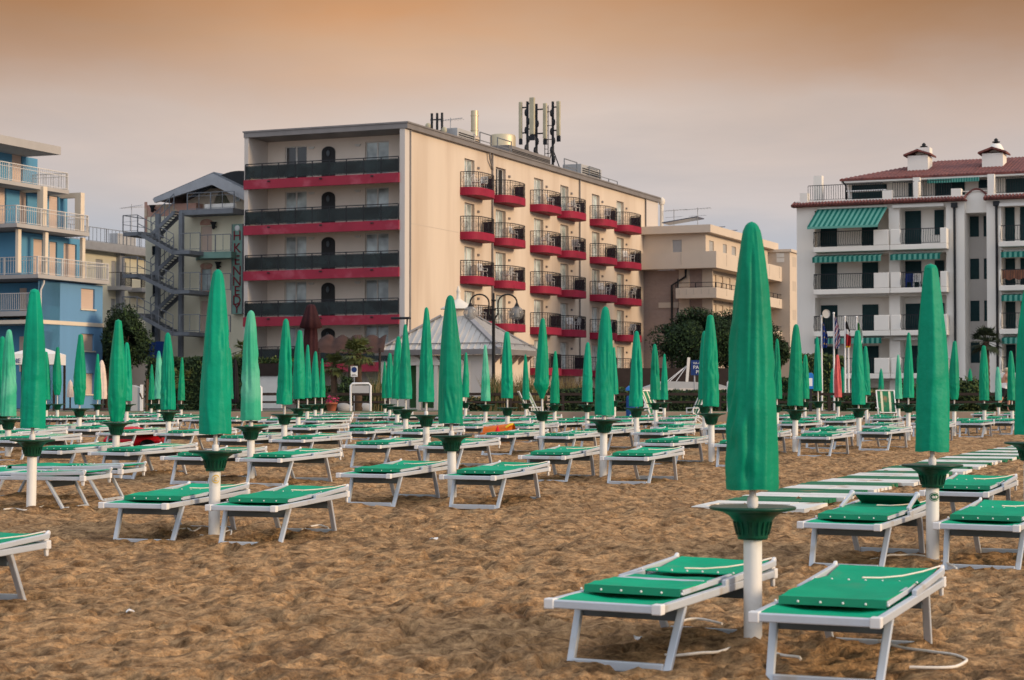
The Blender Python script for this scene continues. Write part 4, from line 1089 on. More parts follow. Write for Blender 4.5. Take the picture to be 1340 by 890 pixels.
for px in (162.5, 175):
    ac = MB(); ac.box(-.4, .4, -.6, .6, 0, 1.05); a_ = ac.build('air_conditioner', M['grey_panel'], None, Yb.w(-.6, Yb.sy(px), zr+.35), ANG)
    tag(a_, ('left' if px < 170 else 'right') + ' grey box unit on the pale yellow building\'s roof', 'air conditioner')
tv_aerial(Yb.w(-2, Yb.sy(172, -2), zr+.35), Yb.S(172, 267, -2)[1]-zr-.35, 'tall television aerial on the pale yellow building', ANG, 1.2)

# ------------------------------------------------------------------ stair building with the vertical hotel sign
K = Frame(189.5, 133)
ken = empty('stair_building', K.w(0, 0), ANG, 'pale stucco building with outside steel fire stairs and gabled white roof', 'building')
kx = lambda px, y=0: K.fx(px, y)
kz = lambda px, py, y=0: K.F(px, py, y)[1]
KW = kx(320)
zT = kz(290, 276)                          # roof terrace level
fl = [kz(265, y) for y in (332.5, 383, 436.5)]
kw = MB(); kh = [(kx(263), kx(277.5), fl[0]+.05, kz(270, 296)), (kx(263), kx(277), fl[1]+.05, kz(270, 351)), (kx(199), kx(208), kz(203, 334), kz(203, 322)), (kx(199), kx(208), kz(203, 441), kz(203, 424)),
                 (kx(200), kx(207), kz(203, 388), kz(203, 372)), (kx(263), kx(277), fl[2]+.05, fl[2]+2.2)]
wall_holes(kw, mapF(0), 0, KW, 0, zT-.2, kh, .15); kw.quad((KW,0,0), (KW,10,0), (KW,10,zT-.2), (KW,0,zT-.2)); kw.quad((0,0,0), (0,10,0), (0,10,zT-.2), (0,0,zT-.2)); kw.build('wall', M['yellow'], ken)
shutter(ken, mapF(0), kh[0], .12, 'shutter_beige', 'door', False); shutter(ken, mapF(0), kh[5], .12, 'shutter_beige', 'door', False)
for h in kh[1:5]: window(ken, mapF(0), h, .12, 1, 'pane_dark' if h is not kh[1] else 'pane', 'dark' if h is not kh[1] else 'pinkstone')
rs = MB(); rs.box(kx(262), kx(279), -.03, 0, kz(270, 294.5), kz(270, 291)); rs.ball(((kx(262)+kx(279))/2, -.02, kz(270, 291)), .5, 12, 0, (1,.08,.45)); rs.ball(((kx(262)+kx(279))/2, -.02, kz(270, 348)), .5, 12, 0, (1,.08,.45)); rs.build('door_pediment', M['pinkstone'], ken)
tm = MB(); tm.box(kx(250), KW, -1.5, 3, zT-.35, zT); tm.build('terrace_slab', M['steel'], ken)
ps = MB(); ps.box(0, kx(256), .02, 4, zT-.19, kz(200, 268)); ps.box(-.08, kx(192.5), -.06, .02, kz(195, 308), kz(200, 264)); ps.build('penthouse_wall', M['pinkstone'], ken)
pw = MB(); pw.box(kx(244, .9), KW, .9, 9, zT, kz(290, 246, .9)); pw.build('attic_wall', M['cream'], ken)
wn = (kx(308.5, .9), kx(315, .9), kz(310, 264, .9), kz(310, 251, .9)); window(ken, mapF(.8), wn, .08, 1)
parap = MB(); parap.box(kx(280), KW, -1.2, -1.05, zT, kz(300, 266, -1.2)); parap.build('parapet', M['frame_white'], ken)
# gable roof: white barge boards, dark slabs and gable
ap = (kx(286), kz(286, 229)); el = (kx(209), kz(209, 262)); er = (kx(330), kz(330, 250))
th_ = .75
rb = MB(); rb.prism([el, ap, er, (er[0], er[1]-th_), (ap[0], ap[1]-th_), (el[0]+.15, el[1]-th_*.35)], 'y', -.9, -.65); rb.build('barge_board', M['steel_light'], ken)
rr = MB(); rr.prism([(el[0]-.1, el[1]+.1), (ap[0], ap[1]+.14), (er[0], er[1]+.14), (er[0], er[1]-.2), (ap[0], ap[1]-.25), (el[0], el[1]-.1)], 'y', -.64, 9); rr.build('roof', M['steel'], ken)
gd = MB(); arc = []
g0, g1 = el[0]+2.6, er[0]
for i in range(15):
    q = i/14; arc.append((g0+(g1-g0)*q, el[1]-.1 + 1.75*math.sin(q*PI*.60)))
gd.prism([(g0, el[1]-.11)] + [(ap[0], ap[1]-th_+.02), (er[0], er[1]-th_+.02)] + arc[::-1], 'y', -.6, -.3); gd.build('gable_panel', M['dark'], ken)
# terrace railing, awning, loudspeakers
r = MB(); rail(r, mapF(-1.35), kx(245, -1.35), KW, zT, zT+1.15, 0, .9, .035, 1.8, mid=True); r.build('railing', M['steel'], ken)
tp = MB(); xa, xb = kx(280, 1), kx(302, 1); za = kz(290, 267, 1); tp.prism([(xa, za), (xb, za), (xb-.3, za+.5), ((xa+xb)/2-.1, za+.95), (xa+.2, za+.5)], 'y', .9, 2.2)
tag(tp.build('folded_awning', M['kiosk_green'], ken), None)
for px, py in ((203, 275), (283, 297), (289, 349)):
    l = MB(); x, z = kx(px), kz(px, py); l.lathe([(.02,0),(.1,.05),(.13,.3),(.24,.5)], 12, 0, (x, -.35, z-.2)); l.box(x-.05, x+.05, -.35, 0, z-.05, z+.05); l.build('wall_lantern', M['dark'], ken)
# fire stair
st = MB()
def beam(p0, p1, w=.10, h=.24): st.bar(p0, p1, w, h)
posts = [kx(207, -1.6), kx(237.5, -1.6)]
for x in posts: st.box(x-.14, x+.14, -1.74, -1.46, 0, zT-.2)
halfz = [kz(182, y, -2.4) for y in (305, 359.5, 411)]
xl0, xl1 = kx(171, -2.4), kx(190, -2.4)
lv = [zT] + fl
rails = MB()
for i, hz in enumerate(halfz):
    st.box(xl0, xl1+.3, -3.3, -.6, hz-.25, hz)                         # half landing
    rail(rails, mapF(-3.3), xl0, xl1, hz, hz+1.15, 0, .45, .03, 1.2); boxm(rails, mapR(xl0), -3.3, -.7, hz+1.1, hz+1.15, -.03, .03); boxm(rails, mapR(xl0), -3.3, -.7, hz+.5, hz+.53, -.02, .02)
    up = lv[i]; dn = lv[i+1]; xr = kx(233, -1.2); xr2 = kx(230, -3)
    for yy in (-1.7, -.75): beam((xl1, yy, hz-.1), (xr, yy, up-.15))     # flight up to the landing above
    n_ = 10
    for k in range(n_): 
        x = xl1 + (xr-xl1)*(k+.5)/n_; st.box(x-.15, x+.15, -1.65, -.8, hz+(up-hz)*(k+.5)/n_-.03, hz+(up-hz)*(k+.5)/n_+.02)
    for yy in (-3.25, -2.3): beam((xl1, yy, hz-.1), (xr2, yy, dn-.15))   # flight down to the landing below
    for k in range(n_):
        x = xl1 + (xr2-xl1)*(k+.5)/n_; st.box(x-.15, x+.15, -3.2, -2.35, hz+(dn-hz)*(k+.5)/n_-.03, hz+(dn-hz)*(k+.5)/n_+.02)
    for yy, x1_, ze in ((-1.72, xr, up), (-3.27, xr2, dn)):
        for dz in (1.1, .55): rails.bar((xl1, yy, hz+dz), (x1_, yy, ze+dz), .045)
        for k in range(6): 
            q = k/5; rails.bar((xl1+(x1_-xl1)*q, yy, hz+(ze-hz)*q), (xl1+(x1_-xl1)*q, yy, hz+(ze-hz)*q+1.1), .04)
    st.box(kx(229, -3), kx(262, -2), -3.3, -.02, dn-.25, dn)              # landing at the door
    x0, x1 = kx(243, -3.2), kx(303, -1.4)
    rail(rails, mapF(-1.5), kx(262, -1.5), x1, dn, dn+1.15, 0, .55, .03, 1.3); rail(rails, mapF(-3.2), kx(236, -3.2), kx(262, -3.2), dn, dn+1.15, 0, .55, .03, 1.3)
st_o = st.build('fire_stair', M['steel'], ken); rails.build('stair_railing', M['steel'], st_o)
for i, dn in enumerate(fl[:1]):
    dl = MB(); dl.prism([(kx(246, -1), -.02), (kx(303, -1), -.02), (kx(303, -1.3), -1.35), (kx(262, -1.6), -1.58)], 'z', dn-.42, dn-.002); dl.build('door_balcony', M['sign_green'], ken)
# vertical sign board: H KENNEDY
sx0, sx1 = kx(305.6, -.3), kx(318.5, -.3); sz0, sz1 = kz(312, 411, -.3), kz(312, 293.5, -.3)
sb = MB(); sb.box(sx0, sx1, -.45, -.2, sz0, sz1); sgn = sb.build('vertical_sign', M['sign_green'], ken)
lt = MB(); cxs = (sx0+sx1)/2
for chh, py in zip('HKENNEDY', (309, 325, 341, 355, 368.5, 381, 393.5, 404)):
    z = kz(312, py, -.45); lt.mesh(text_mesh(chh, .92, .02), Matrix.Translation((cxs, -.475, z)) @ Matrix.Rotation(PI/2, 4, 'X'))
lt.build('lettering', M['letter_red'], sgn)
em = MB(); z = kz(312, 298.5, -.45); em.ball((cxs, -.46, z), .2, 10, 0, (1,.2,1)); em.build('emblem', M['sign_white'], sgn)
fm = MB(); fm.box(sx0-.05, sx0, -.47, -.18, sz0, sz1); fm.box(sx1, sx1+.05, -.47, -.18, sz0, sz1); fm.build('sign_frame', M['steel'], sgn)
lowk = MB(); lowk.box(-3.5, kx(245), -3.6, -3.4, 0, kz(200, 470, -3.4)); lowk.build('terrace_wall', M['tan_wall'], ken)
lf = MB(); lf.box(-3.5, kx(262), -3.5, -3.46, kz(200, 470, -3.4), kz(200, 447, -3.4)); lf.build('windscreen', M['sign_blue'], ken)
# ------------------------------------------------------------------ white apartment house on the right
W = Frame(1043.5, 136)
wh = empty('white_building', W.w(0, 0), ANG, 'white apartment building with red tiled roof, dark green shutters and striped awnings', 'building')
wx_ = lambda px, y=0: W.fx(px, y)
wz = lambda px, py, y=0: W.F(px, py, y)[1]
XE = wx_(1420); RD = 1.5
zc0 = wz(1100, 270)                                  # underside of the tiled cornice
slab = [wz(1100, y, -.5) for y in (330, 385.6, 440.5, 496)]
xa, xb, xc, xd = wx_(1066), wx_(1163), wx_(1177), wx_(1238)
xe, xf, xg = wx_(1262), wx_(1291), wx_(1310)
wl = MB()
loggia = [(xa, xb), (xc, xd), (xg, XE-.6)]
holes = []
for a, b in loggia:
    for i, s_ in enumerate(slab): holes.append((a, b, s_+.3, (slab[i-1]-.15) if i else zc0-.25))
    holes.append((a, b, .1, slab[3]-.15))
wall_holes(wl, mapF(0), 0, xe, 0, zc0, [h for h in holes if h[1] < xe], RD)
wall_holes(wl, mapF(0), xf, XE, 0, zc0, [h for h in holes if h[0] > xf], RD)
wl.quad((xe,0,0), (xe,2,0), (xe,2,zc0), (xe,0,zc0)); wl.quad((xf,0,0), (xf,2,0), (xf,2,zc0), (xf,0,zc0)); wl.quad((0,0,0), (0,12,0), (0,12,zc0), (0,0,zc0)); wl.quad((XE,0,0), (XE,12,0), (XE,12,zc0), (XE,0,zc0))
wl.build('wall', M['white_wall'], wh)
for h in holes: bk = MB(); bk.quad(*[mapF(RD)(a, z) for a, z in ((h[0],h[2]), (h[1],h[2]), (h[1],h[3]), (h[0],h[3]))]); bk.build('loggia_wall', M['white_wall'], wh)
sw_ = MB(); shs = []
for p0, p1 in ((1269, 1281), (1287, 1296)):
    for y0, y1 in ((310+21.5, 283), (365.5, 338.5), (420.5, 393.5), (475, 448)): shs.append((wx_(p0, 2), wx_(p1, 2), wz(1275, y0-21.5 if y1 == 283 else y0, 2), wz(1275, y1, 2)))
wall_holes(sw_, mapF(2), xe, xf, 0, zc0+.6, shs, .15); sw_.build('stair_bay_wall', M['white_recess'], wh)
for h in shs: shutter(wh, mapF(2), h, .1, 'shade_green')
ah = MB(); am = []
for i in range(13):
    q = i/12; am.append((xe+(xf-xe)*q, zc0 + .35 + .45*math.sin(PI*q)))
ah.prism([(xe+.003, zc0-.75), (xf-.003, zc0-.75)] + am[::-1], 'y', .5, 1.99); ah.build('arch_panel', M['white_wall'], wh)
at = MB()
for (a, b), (c, d) in zip(am[:-1], am[1:]): at.bar((a, .9, b+.06), (c, .9, d+.06), 1.0, .12)
at.build('arch_tiles', M['tile'], wh)
# shutters of the loggias
cols = [((1074, 1095.5), 'd'), ((1128, 1149), 'd'), ((1184.5, 1205.5), 'd'), ((1223, 1235.5), 'w'), ((1315.5, 1328), 'd'), ((1335, 1352), 'd')]
for i, s_ in enumerate(slab):
    ztop = (slab[i-1] if i else zc0+.25) - .62
    for (p0, p1), k in cols:
        a0, a1 = wx_(p0, RD), wx_(p1, RD); z0 = s_+.36 if k == 'd' else s_+1.15
        shutter(wh, mapF(RD), (a0, a1, z0, ztop), -.02, 'shade_green')
for p0, p1 in ((1074, 1095.5), (1128, 1149), (1184.5, 1205.5), (1315.5, 1328)):
    shutter(wh, mapF(RD), (wx_(p0, RD), wx_(p1, RD), .15, slab[3]-.6), -.02, 'shade_green')
# balconies: slab, solid white corner parapets, curved-bar railings
def balcony(a, b, s_, solid0, solid1, label=None):
    b_ = MB(); b_.box(a, b, -.95, -.003, s_, s_+.36)
    for c0, c1 in solid0: b_.box(c0, c1, -.95, -.80, s_+.363, s_+1.42)
    for c0, c1 in solid1: b_.box(c0, c1, -.80, -.003, s_+.363, s_+1.40)
    bo = b_.build('balcony', M['white_wall'], wh, bevel=.04)
    r = MB()
    edges = sorted(c for p in solid0 for c in p); lo = a+.05; segs = []
    for c0, c1 in sorted(solid0) + [(b, b)]:
        if c0 - lo > .4: segs.append((lo, c0))
        lo = c1
    for c0, c1 in segs:
        z0 = s_+.363; boxm(r, mapF(-.88), c0, c1, z0+1.02, z0+1.07, -.03, .03); boxm(r, mapF(-.88), c0, c1, z0+.08, z0+.11, -.02, .02)
        k = int((c1-c0)/.155)
        for j in range(k+1):
            x = c0 + (c1-c0)*j/k
            r.tube([(x, -.88, z0+.1), (x-.02, -1.0, z0+.3), (x-.01, -.94, z0+.6), (x, -.88, z0+1.03)], .014, 4, caps=False)
    boxm(r, mapF(0), a+.02, a+.05, s_+1.38, s_+1.43, -.88, -.02)
    for j in range(5): r.box(a+.02, a+.04, -.88+.17*j, -.86+.17*j, s_+.363, s_+1.4)
    r.build('railing', M['dark'], bo)
xs0, xs1 = wx_(1143, -.9), wx_(1163, -.9)
for i, s_ in enumerate(slab):
    balcony(wx_(1064, -.9), wx_(1164, -.9), s_, [(xs0, xs1)], [])
    balcony(wx_(1164.5, -.9), wx_(1239, -.9), s_, [(wx_(1165, -.9), wx_(1178.5, -.9)), (wx_(1230, -.9), wx_(1238.8, -.9))], [(wx_(1238, -.9)-.15, wx_(1238.8, -.9))])
    balcony(wx_(1306.5, -.9), XE-.3, s_, [(wx_(1306.5, -.9), wx_(1309.5, -.9))], [])
def awning(p0, p1, ytop, ybot, out_, name='awning', roll=False):
    """striped awning: falls from the wall to its front bar; roll = only the short valance shows"""
    a0, a1 = wx_(p0, -.1), wx_(p1, -.1); zt = wz((p0+p1)/2, ytop, -.1); zb = wz((p0+p1)/2, ybot, -out_)
    mb = MB(); n_ = int((a1-a0)/.17)
    for i in range(n_):
        x0, x1 = a0+(a1-a0)*i/n_, a0+(a1-a0)*(i+1)/n_; sh = 0 if roll else -.35
        mb.quad((x0,-.1,zt), (x1,-.1,zt), (x1+sh,-out_,zb), (x0+sh,-out_,zb), i % 2)
        mb.quad((x0+sh,-out_,zb), (x1+sh,-out_,zb), (x1+sh,-out_-.02,zb-(.38 if roll else .16)), (x0+sh,-out_-.02,zb-(.38 if roll else .16)), (i % 2) if roll else 1)
    o = mb.build(name, [M['awn_g'], M['awn_w']], wh)
    c = MB(); c.tube([(a0, -.15, zt+.04), (a1, -.15, zt+.04)], .08, 8); c.build('roller_case', M['frame_white'], o)
awning(1070, 1162, 272, 295, 1.7)
awning(1068, 1157, 333, 335.5, 1.25, roll=True); awning(1169, 1234, 331, 332.5, 1.2, roll=True)
awning(1313, 1400, 328, 328.5, 1.2, roll=True); awning(1313, 1400, 384, 386, 1.2, roll=True); awning(1313, 1400, 440, 442, 1.2, roll=True); awning(1070, 1157, 442, 442.5, 1.2, roll=True)
for p0, p1, y in ((1070, 1160, 386.5), (1169, 1236, 270), (1170, 1200, 443), (1308, 1400, 268)):
    c = MB(); z = wz(p0, y, -.2); c.box(wx_(p0), wx_(p1), -.3, -.003, z-.12, z+.08); c.build('awning_case', M['frame_white'], wh)
# tiled cornice, terrace parapet and penthouse
co = MB()
for x0, x1 in ((-.3, xe+.15), (xf-.15, XE)):
    n_ = int((x1-x0)/.22)
    co.box(x0, x1, -.35, .3, zc0+.02, zc0+.14)
    for i in range(n_): 
        x = x0+(x1-x0)*(i+.5)/n_; co.tube([(x, -.55, zc0+.10), (x, .25, zc0+.38)], .10, 6)
co.build('cornice_tiles', M['tile'], wh)
pa = MB(); zp = zc0+.3
pa.box(-.1, xe, .05, .3, zc0+.003, zp+.15); pa.box(xf, XE, .05, .3, zc0+.003, zp+.15)
for p0, p1, yt in ((1047, 1057, 253), (1155, 1168, 249.5), (1196.5, 1202, 238), (1245, 1258, 247), (1293, 1301, 246)): pa.box(wx_(p0), wx_(p1), -.05, .55, zp+.003, wz(p0, yt))
pa.box(wx_(1258), wx_(1293), .4, .6, zp+.4, wz(1270, 249))
pa.build('terrace_parapet', M['white_wall'], wh)
for p0, p1 in ((1057, 1155), (1168, 1196), (1202, 1245), (1303, 1400)): r = MB(); rail(r, mapF(.15), wx_(p0), wx_(p1), zp+.15, zp+1.25, 0, .16, .028); r.build('terrace_railing', M['dark'], wh)
PH = 3.2; zph = wz(1150, 236, 2.0)
ph = MB(); ph.box(wx_(1110, PH), XE, PH, 10, zp, zph+.1)
for px in (1199, 1296.5): ph.box(wx_(px-4, 1.2), wx_(px+5, 1.2), 1.2, PH-.003, zp+.16, zph-.003)
ph.build('penthouse_wall', M['white_wall'], wh)
for p0, p1, z0 in ((1115, 1161, .1), (1189, 1197, .1), (1224, 1263, .1), (1281, 1295, .9), (1317, 1400, .1)):
    shutter(wh, mapF(PH), (wx_(p0, PH), wx_(p1, PH), zp+z0, zph-.15), -.02, 'shade_green')
RO = 1.6; z_e = zph+.12
xr0 = wx_(1099, RO); ridge_z = wz(1285, 208.5, 8.5); xrr = wx_(1228, 8.5)
rf = MB(); dx = .055; nx = int((XE-xr0)/dx); vs = []; fs = []
for i in range(nx+1):
    x = xr0 + dx*i
    q = min(1, max(0, (x-xr0)/(xrr-xr0)))                # left hip: the slope is cut short
    yt = RO + (8.5-RO)*q; ztp = z_e + (ridge_z-z_e)*q
    wv = .06*abs(math.sin(PI*(x-xr0)/.25))
    vs += [(x, RO, z_e+wv), (x, yt, ztp+wv), (x, RO, z_e-.12), (x, yt+ (16-yt)*.999, z_e)]
for i in range(nx):
    a, b = 4*i, 4*i+4; fs += [(a, b, b+1, a+1), (a+2, b+2, b, a), (a+1, b+1, b+3, a+3)]
rf.add(vs, fs); rf.build('tiled_roof', M['tile'], wh, recalc=False)
ea = MB(); ea.box(xr0+.1, XE, RO+.03, PH-.01, zph-.12, zph-.002); ea.build('eave', M['frame_white'], wh)
aw = MB()
a0, a1 = wx_(1214, RO), wx_(1282, RO)
for i in range(40):
    x0, x1 = a0+(a1-a0)*i/40, a0+(a1-a0)*(i+1)/40; aw.quad((x0,RO-.05,zph-.13), (x1,RO-.05,zph-.13), (x1,RO-.08,zph-.42), (x0,RO-.08,zph-.42), i % 2)
aw.build('awning', [M['awn_g'], M['awn_w']], wh)
def tiled_chimney(px, yb, yt, hw, label_round):
    y = 5.0; x = wx_(px, y); zb = wz(px, yb, y)-1.2; zs = wz(px, yb-14, y); zt = wz(px, yt, y)
    c = MB(); c.box(x-hw, x+hw, y-.7, y+.9, zb, zs); co_ = c.build('chimney', M['white_wall'], wh)
    g = MB(); g.prism([(x-hw-.25, zs-.02), (x, zs+.30), (x+hw+.25, zs-.02), (x+hw+.25, zs+.10), (x, zs+.44), (x-hw-.25, zs+.10)], 'y', y-.95, y+1.1); g.build('tile_cap', M['tile'], co_)
    p = MB()
    if label_round: p.lathe([(.55, 0), (.52, .25), (.36, .55), (.24, .62)], 16, 0, (x+.1, y+.3, zs+.15))
    else: p.box(x-.25, x+.75, y-.2, y+.8, zs+.1, zs+.62)
    p.build('chimney_pot', M['white_wall'], co_)
    k = MB(); k.lathe([(.15, 0), (.15, .08), (.27, .10), (.27, .16), (.12, .20), (.15, .29), (.08, .37), (.02, .41)], 14, 0, (x+(.1 if label_round else .25), y+.3, (zs+.76 if label_round else zs+.6))); k.build('cowl', M['black'], co_)
tiled_chimney(1204, 219, 190, .72, False); tiled_chimney(1301.5, 216, 184.5, .72, True)
ch = MB(); x = wx_(1071.5, 4); z1_ = wz(1071, 230.5, 4); ch.box(x-.3, x+.3, 3.7, 4.3, zp, z1_); ch.build('chimney', M['white_wall'], wh)
for px in (1249.5, 1304.5):
    d = MB(); x = wx_(px); d.tube([(x,-.14,0), (x,-.14,zc0-.1)], .085, 8); d.box(x-.2, x+.2, -.3, -.003, zc0-.4, zc0-.08); d.build('drainpipe', M['dark'], wh)
d = MB(); x = xr0+.2; d.tube([(x, RO, zph), (x+.2, RO+.2, zph-.3), (wx_(1110, PH)-.1, PH-.1, zph-.9), (wx_(1110, PH)-.1, PH-.1, zp)], .07, 8); d.build('drainpipe', M['dark'], wh)
tb = empty('terrace_table', W.w(wx_(1135, 2), 2, zp+.03), ANG, 'white table on the roof terrace of the white apartment building', 'table')
t = MB(); t.box(-1.4, 1.4, -.35, .35, .85, .92); t.build('table_top', M['plastic'], tb)
for sx in (-1, 1):
    for sy in (-1, 1): l = MB(); l.bar((sx*1.15, sy*.28, 0), (sx*1.2, sy*.3, .85), .07); l.build('leg', M['plastic'], tb)
for px, row, lab, mt in ((1189, 1, 'dark blue chair on the second balcony of the white building', 'flag_blue'), (1199, 1, 'white chair on the second balcony of the white building', 'plastic')):
    c = bpy.data.objects.new('balcony_chair', CHAIR.copy()); c.data.materials.clear(); c.data.materials.append(M[mt]); col.objects.link(c)
    c.location = W.w(wx_(px, -.45), -.45, slab[row]+.363); c.rotation_euler = (0,0,ANG+R(200)); tag(c, lab, 'chair')
c = MB(); vs = []
for j in range(9):
    for i in range(41): vs.append((-1.7+3.6*i/40, -.02+.06*math.sin(i*1.3)*(1-j/8), .62*j/8 + .06*math.sin(i*.9)*(1-j/8)))
c.add(vs, [(j*41+i, j*41+i+1, (j+1)*41+i+1, (j+1)*41+i) for j in range(8) for i in range(40)], 0, True)
tag(c.build('hung_laundry', M['laundry'], None, W.w(wx_(1345, -.5), -.5, slab[1]+.78), ANG), 'orange-brown cloth hanging behind the right balcony railing', 'laundry')

# ------------------------------------------------------------------ tan apartment house between hotel and white building
T = Frame(924, 161)
tan = empty('tan_building', T.w(0, 0), ANG, 'tan apartment building with brick walls and long balconies beyond the pines', 'building')
TL = T.sy(1008); TW = 26
zr = T.F(900, 301)[1]; p1t, p1b = T.F(900, 330, -1)[1], T.F(900, 351.5, -1)[1]; p2t, p2b = T.F(905, 377, -1)[1], T.F(905, 390.5, -1)[1]
at_ = MB(); hF = [(T.fx(880), T.fx(892), T.F(886, 330)[1], T.F(886, 314)[1])]
hR = [(T.sy(a), T.sy(b), p1t-.8, T.S(930, 315)[1]) for a, b in ((928, 934), (946, 951), (957.5, 963), (975, 980), (988, 993))]
wall_holes(at_, mapF(0), -TW, 0, p1b, zr-.3, hF, .15); wall_holes(at_, mapR(0), 0, TL, p1b, zr-.3, hR, .15); at_.build('attic_wall', M['tan_light'], tan)
for h in hF: shutter(tan, mapF(0), h, .12, 'grey_panel')
for h in hR: shutter(tan, mapR(0), h, .12, 'grey_panel')
rf = MB(); rf.box(-TW, .6, -.6, TL+.6, zr-.3, zr+.35); rf.build('roof', M['tan_light'], tan)
for k, (zt, zb, xl) in enumerate(((p1t, p1b, -TW), (p2t, p2b, T.fx(884, -1.3)), (p2t-2.95, p2b-2.95, T.fx(884, -1.3)))):
    b = MB(); b.box(xl, 1.3, -1.3, -1.15, zb, zt); b.box(1.15, 1.3, -1.15, TL-.5, zb, zt); b.box(xl, 1.15, -1.15, -.003, zb, zb+.25); b.box(.003, 1.15, -.003, TL-.5, zb, zb+.25)
    b.box(xl, xl+.15, -1.15, -.003, zb+.253, zt); bo = b.build('balcony', M['tan_light'], tan)
    g = MB()
    for i in range(5): 
        x = xl + (1.0-xl)*(i+.5)/5; g.box(x-.05, x+.05, -1.32, -1.3, zb+.3, zt-.1)
    for i in range(6):
        y = TL*(i+.5)/6; g.box(1.3, 1.32, y-.05, y+.05, zb+.3, zt-.1)
    g.build('slot', M['tan_wall'], bo)
    if k: r = MB(); rail(r, mapF(-1.22), xl, 1.2, zt, zt+.45, 0, 0, posts=1.5); rail(r, mapR(1.22), -1.1, TL-.6, zt, zt+.45, 0, 0, posts=1.5); r.build('railing', M['dark'], bo)
mid = MB(); hR2 = [(T.sy(a), T.sy(b), z-2.6, z-.35) for z in (p1b, p2b) for a, b in ((931, 937), (941, 946), (951, 955.5), (962, 967), (985, 990))]
hF2 = [(T.fx(886, .0), T.fx(894, .0), z-1.75, z-.75) for z in (p1b, p2b)]
mid.quad((-TW,10,0), (0,10,0), (0,10,p1b), (-TW,10,p1b)); wall_holes(mid, mapR(0), 0, TL, 0, p1b, hR2, .15); mid.build('side_wall', M['tan_wall'], tan)
bw = MB(); wall_holes(bw, mapF(0), -TW, 0, 0, p1b-.01, hF2, .15); bw.build('brick_wall', M['brick'], tan)
for h in hR2: shutter(tan, mapR(0), h, .12, 'tan_light')
for h in hF2: window(tan, mapF(0), h, .12, 1, 'pane', 'dark')
pc = MB()
for px in (895.5, 926): pc.box(T.fx(px)-.45, T.fx(px)+.45, -.12, -.003, 0, p1b-.02)
pc.box(T.fx(862), T.fx(888), -.1, -.003, T.F(870, 403)[1], T.F(870, 396)[1]); pc.build('pilaster', M['tan_wall'], tan)
dp = MB(); x = T.fx(897, -.3); dp.tube([(x,-.3,p1b), (x,-.3,p2t+1.0), (x-1.2,-.3,p2t+.3), (x-1.2,-.3,0)], .1, 8); dp.build('drainpipe', M['dark'], tan)
an = MB(); ax0 = T.sy(1002, 0); an.box(-6, 5.5, TL+6, TL+16, 0, T.S(1020, 330, 2)[1]+.0); an.build('annex_wall', M['tan_wall'], tan)
for i, (p0, p1) in enumerate(((870, 904), (941, 952), (959, 968))):
    s_ = MB(); 
    if i == 0: s_.bar((T.fx(p0, 1), 1.2, zr+.7), (T.fx(p1+12, 1), 1.2, zr+1.1), 2.0, .08)
    else: s_.bar((-1.0, T.sy(p0), zr+.5), (-1.0, T.sy(p1), zr+.75), 1.6, .08)
    s_.build('solar_panel', M['solar'], tan)
tv_aerial(T.w(T.fx(882, 4), 4, zr+.35), T.F(882, 279, 4)[1]-zr, 'left television aerial on the tan building', ANG, 1.3)
tv_aerial(T.w(T.fx(913, 4), 4, zr+.35), T.F(913, 277, 4)[1]-zr, 'right television aerial on the tan building', ANG, 1.3)
fl = MB(); fl.tube([(0,0,0), (0,0,2.3)], .16, 8); fl.lathe([(.25,2.3),(.3,2.5),(.3,2.7),(.1,2.9)], 10); tag(fl.build('flue_pipe', M['kiosk_white'], None, T.w(T.fx(866, 4), 4, zr+.35), ANG), 'short white flue pipe on the tan building beside the hotel', 'chimney')
A = Frame(1034, 178)
anx = empty('tan_annex', A.w(0, 0), ANG, 'plain tan building with small windows beside the white apartments', 'building')
za = A.F(1020, 330)[1]
w_ = MB(); hA = [(.8, 2.6, A.F(1020, y+11)[1], A.F(1020, y)[1]) for y in (336, 368, 412, 455)]
w_.box(-11, -.001, .003, 12, 0, za); w_.build('wall', M['tan_wall'], anx)
w2 = MB(); hA2 = [(A.sy(1036.5), A.sy(1041), A.F(1038, y+13)[1], A.F(1038, y)[1]) for y in (335, 367, 405, 440)]
wall_holes(w2, mapR(.01), 0, 14, 0, za, hA2, .12); w2.build('side_wall', M['tan_light'], anx)
for h in hA2: shutter(anx, mapR(.01), h, .1, 'tan_wall')
rf = MB(); rf.box(-11.1, .2, -.15, 14, za, za+.25); rf.build('roof', M['tan_light'], anx)
vt = MB()
for y in (334, 340.5): z = A.F(1020, y)[1]; vt.box(A.fx(1016), A.fx(1026), -.03, .0, z-.2, z+.2)
vt.build('vent', M['frame_white'], anx)

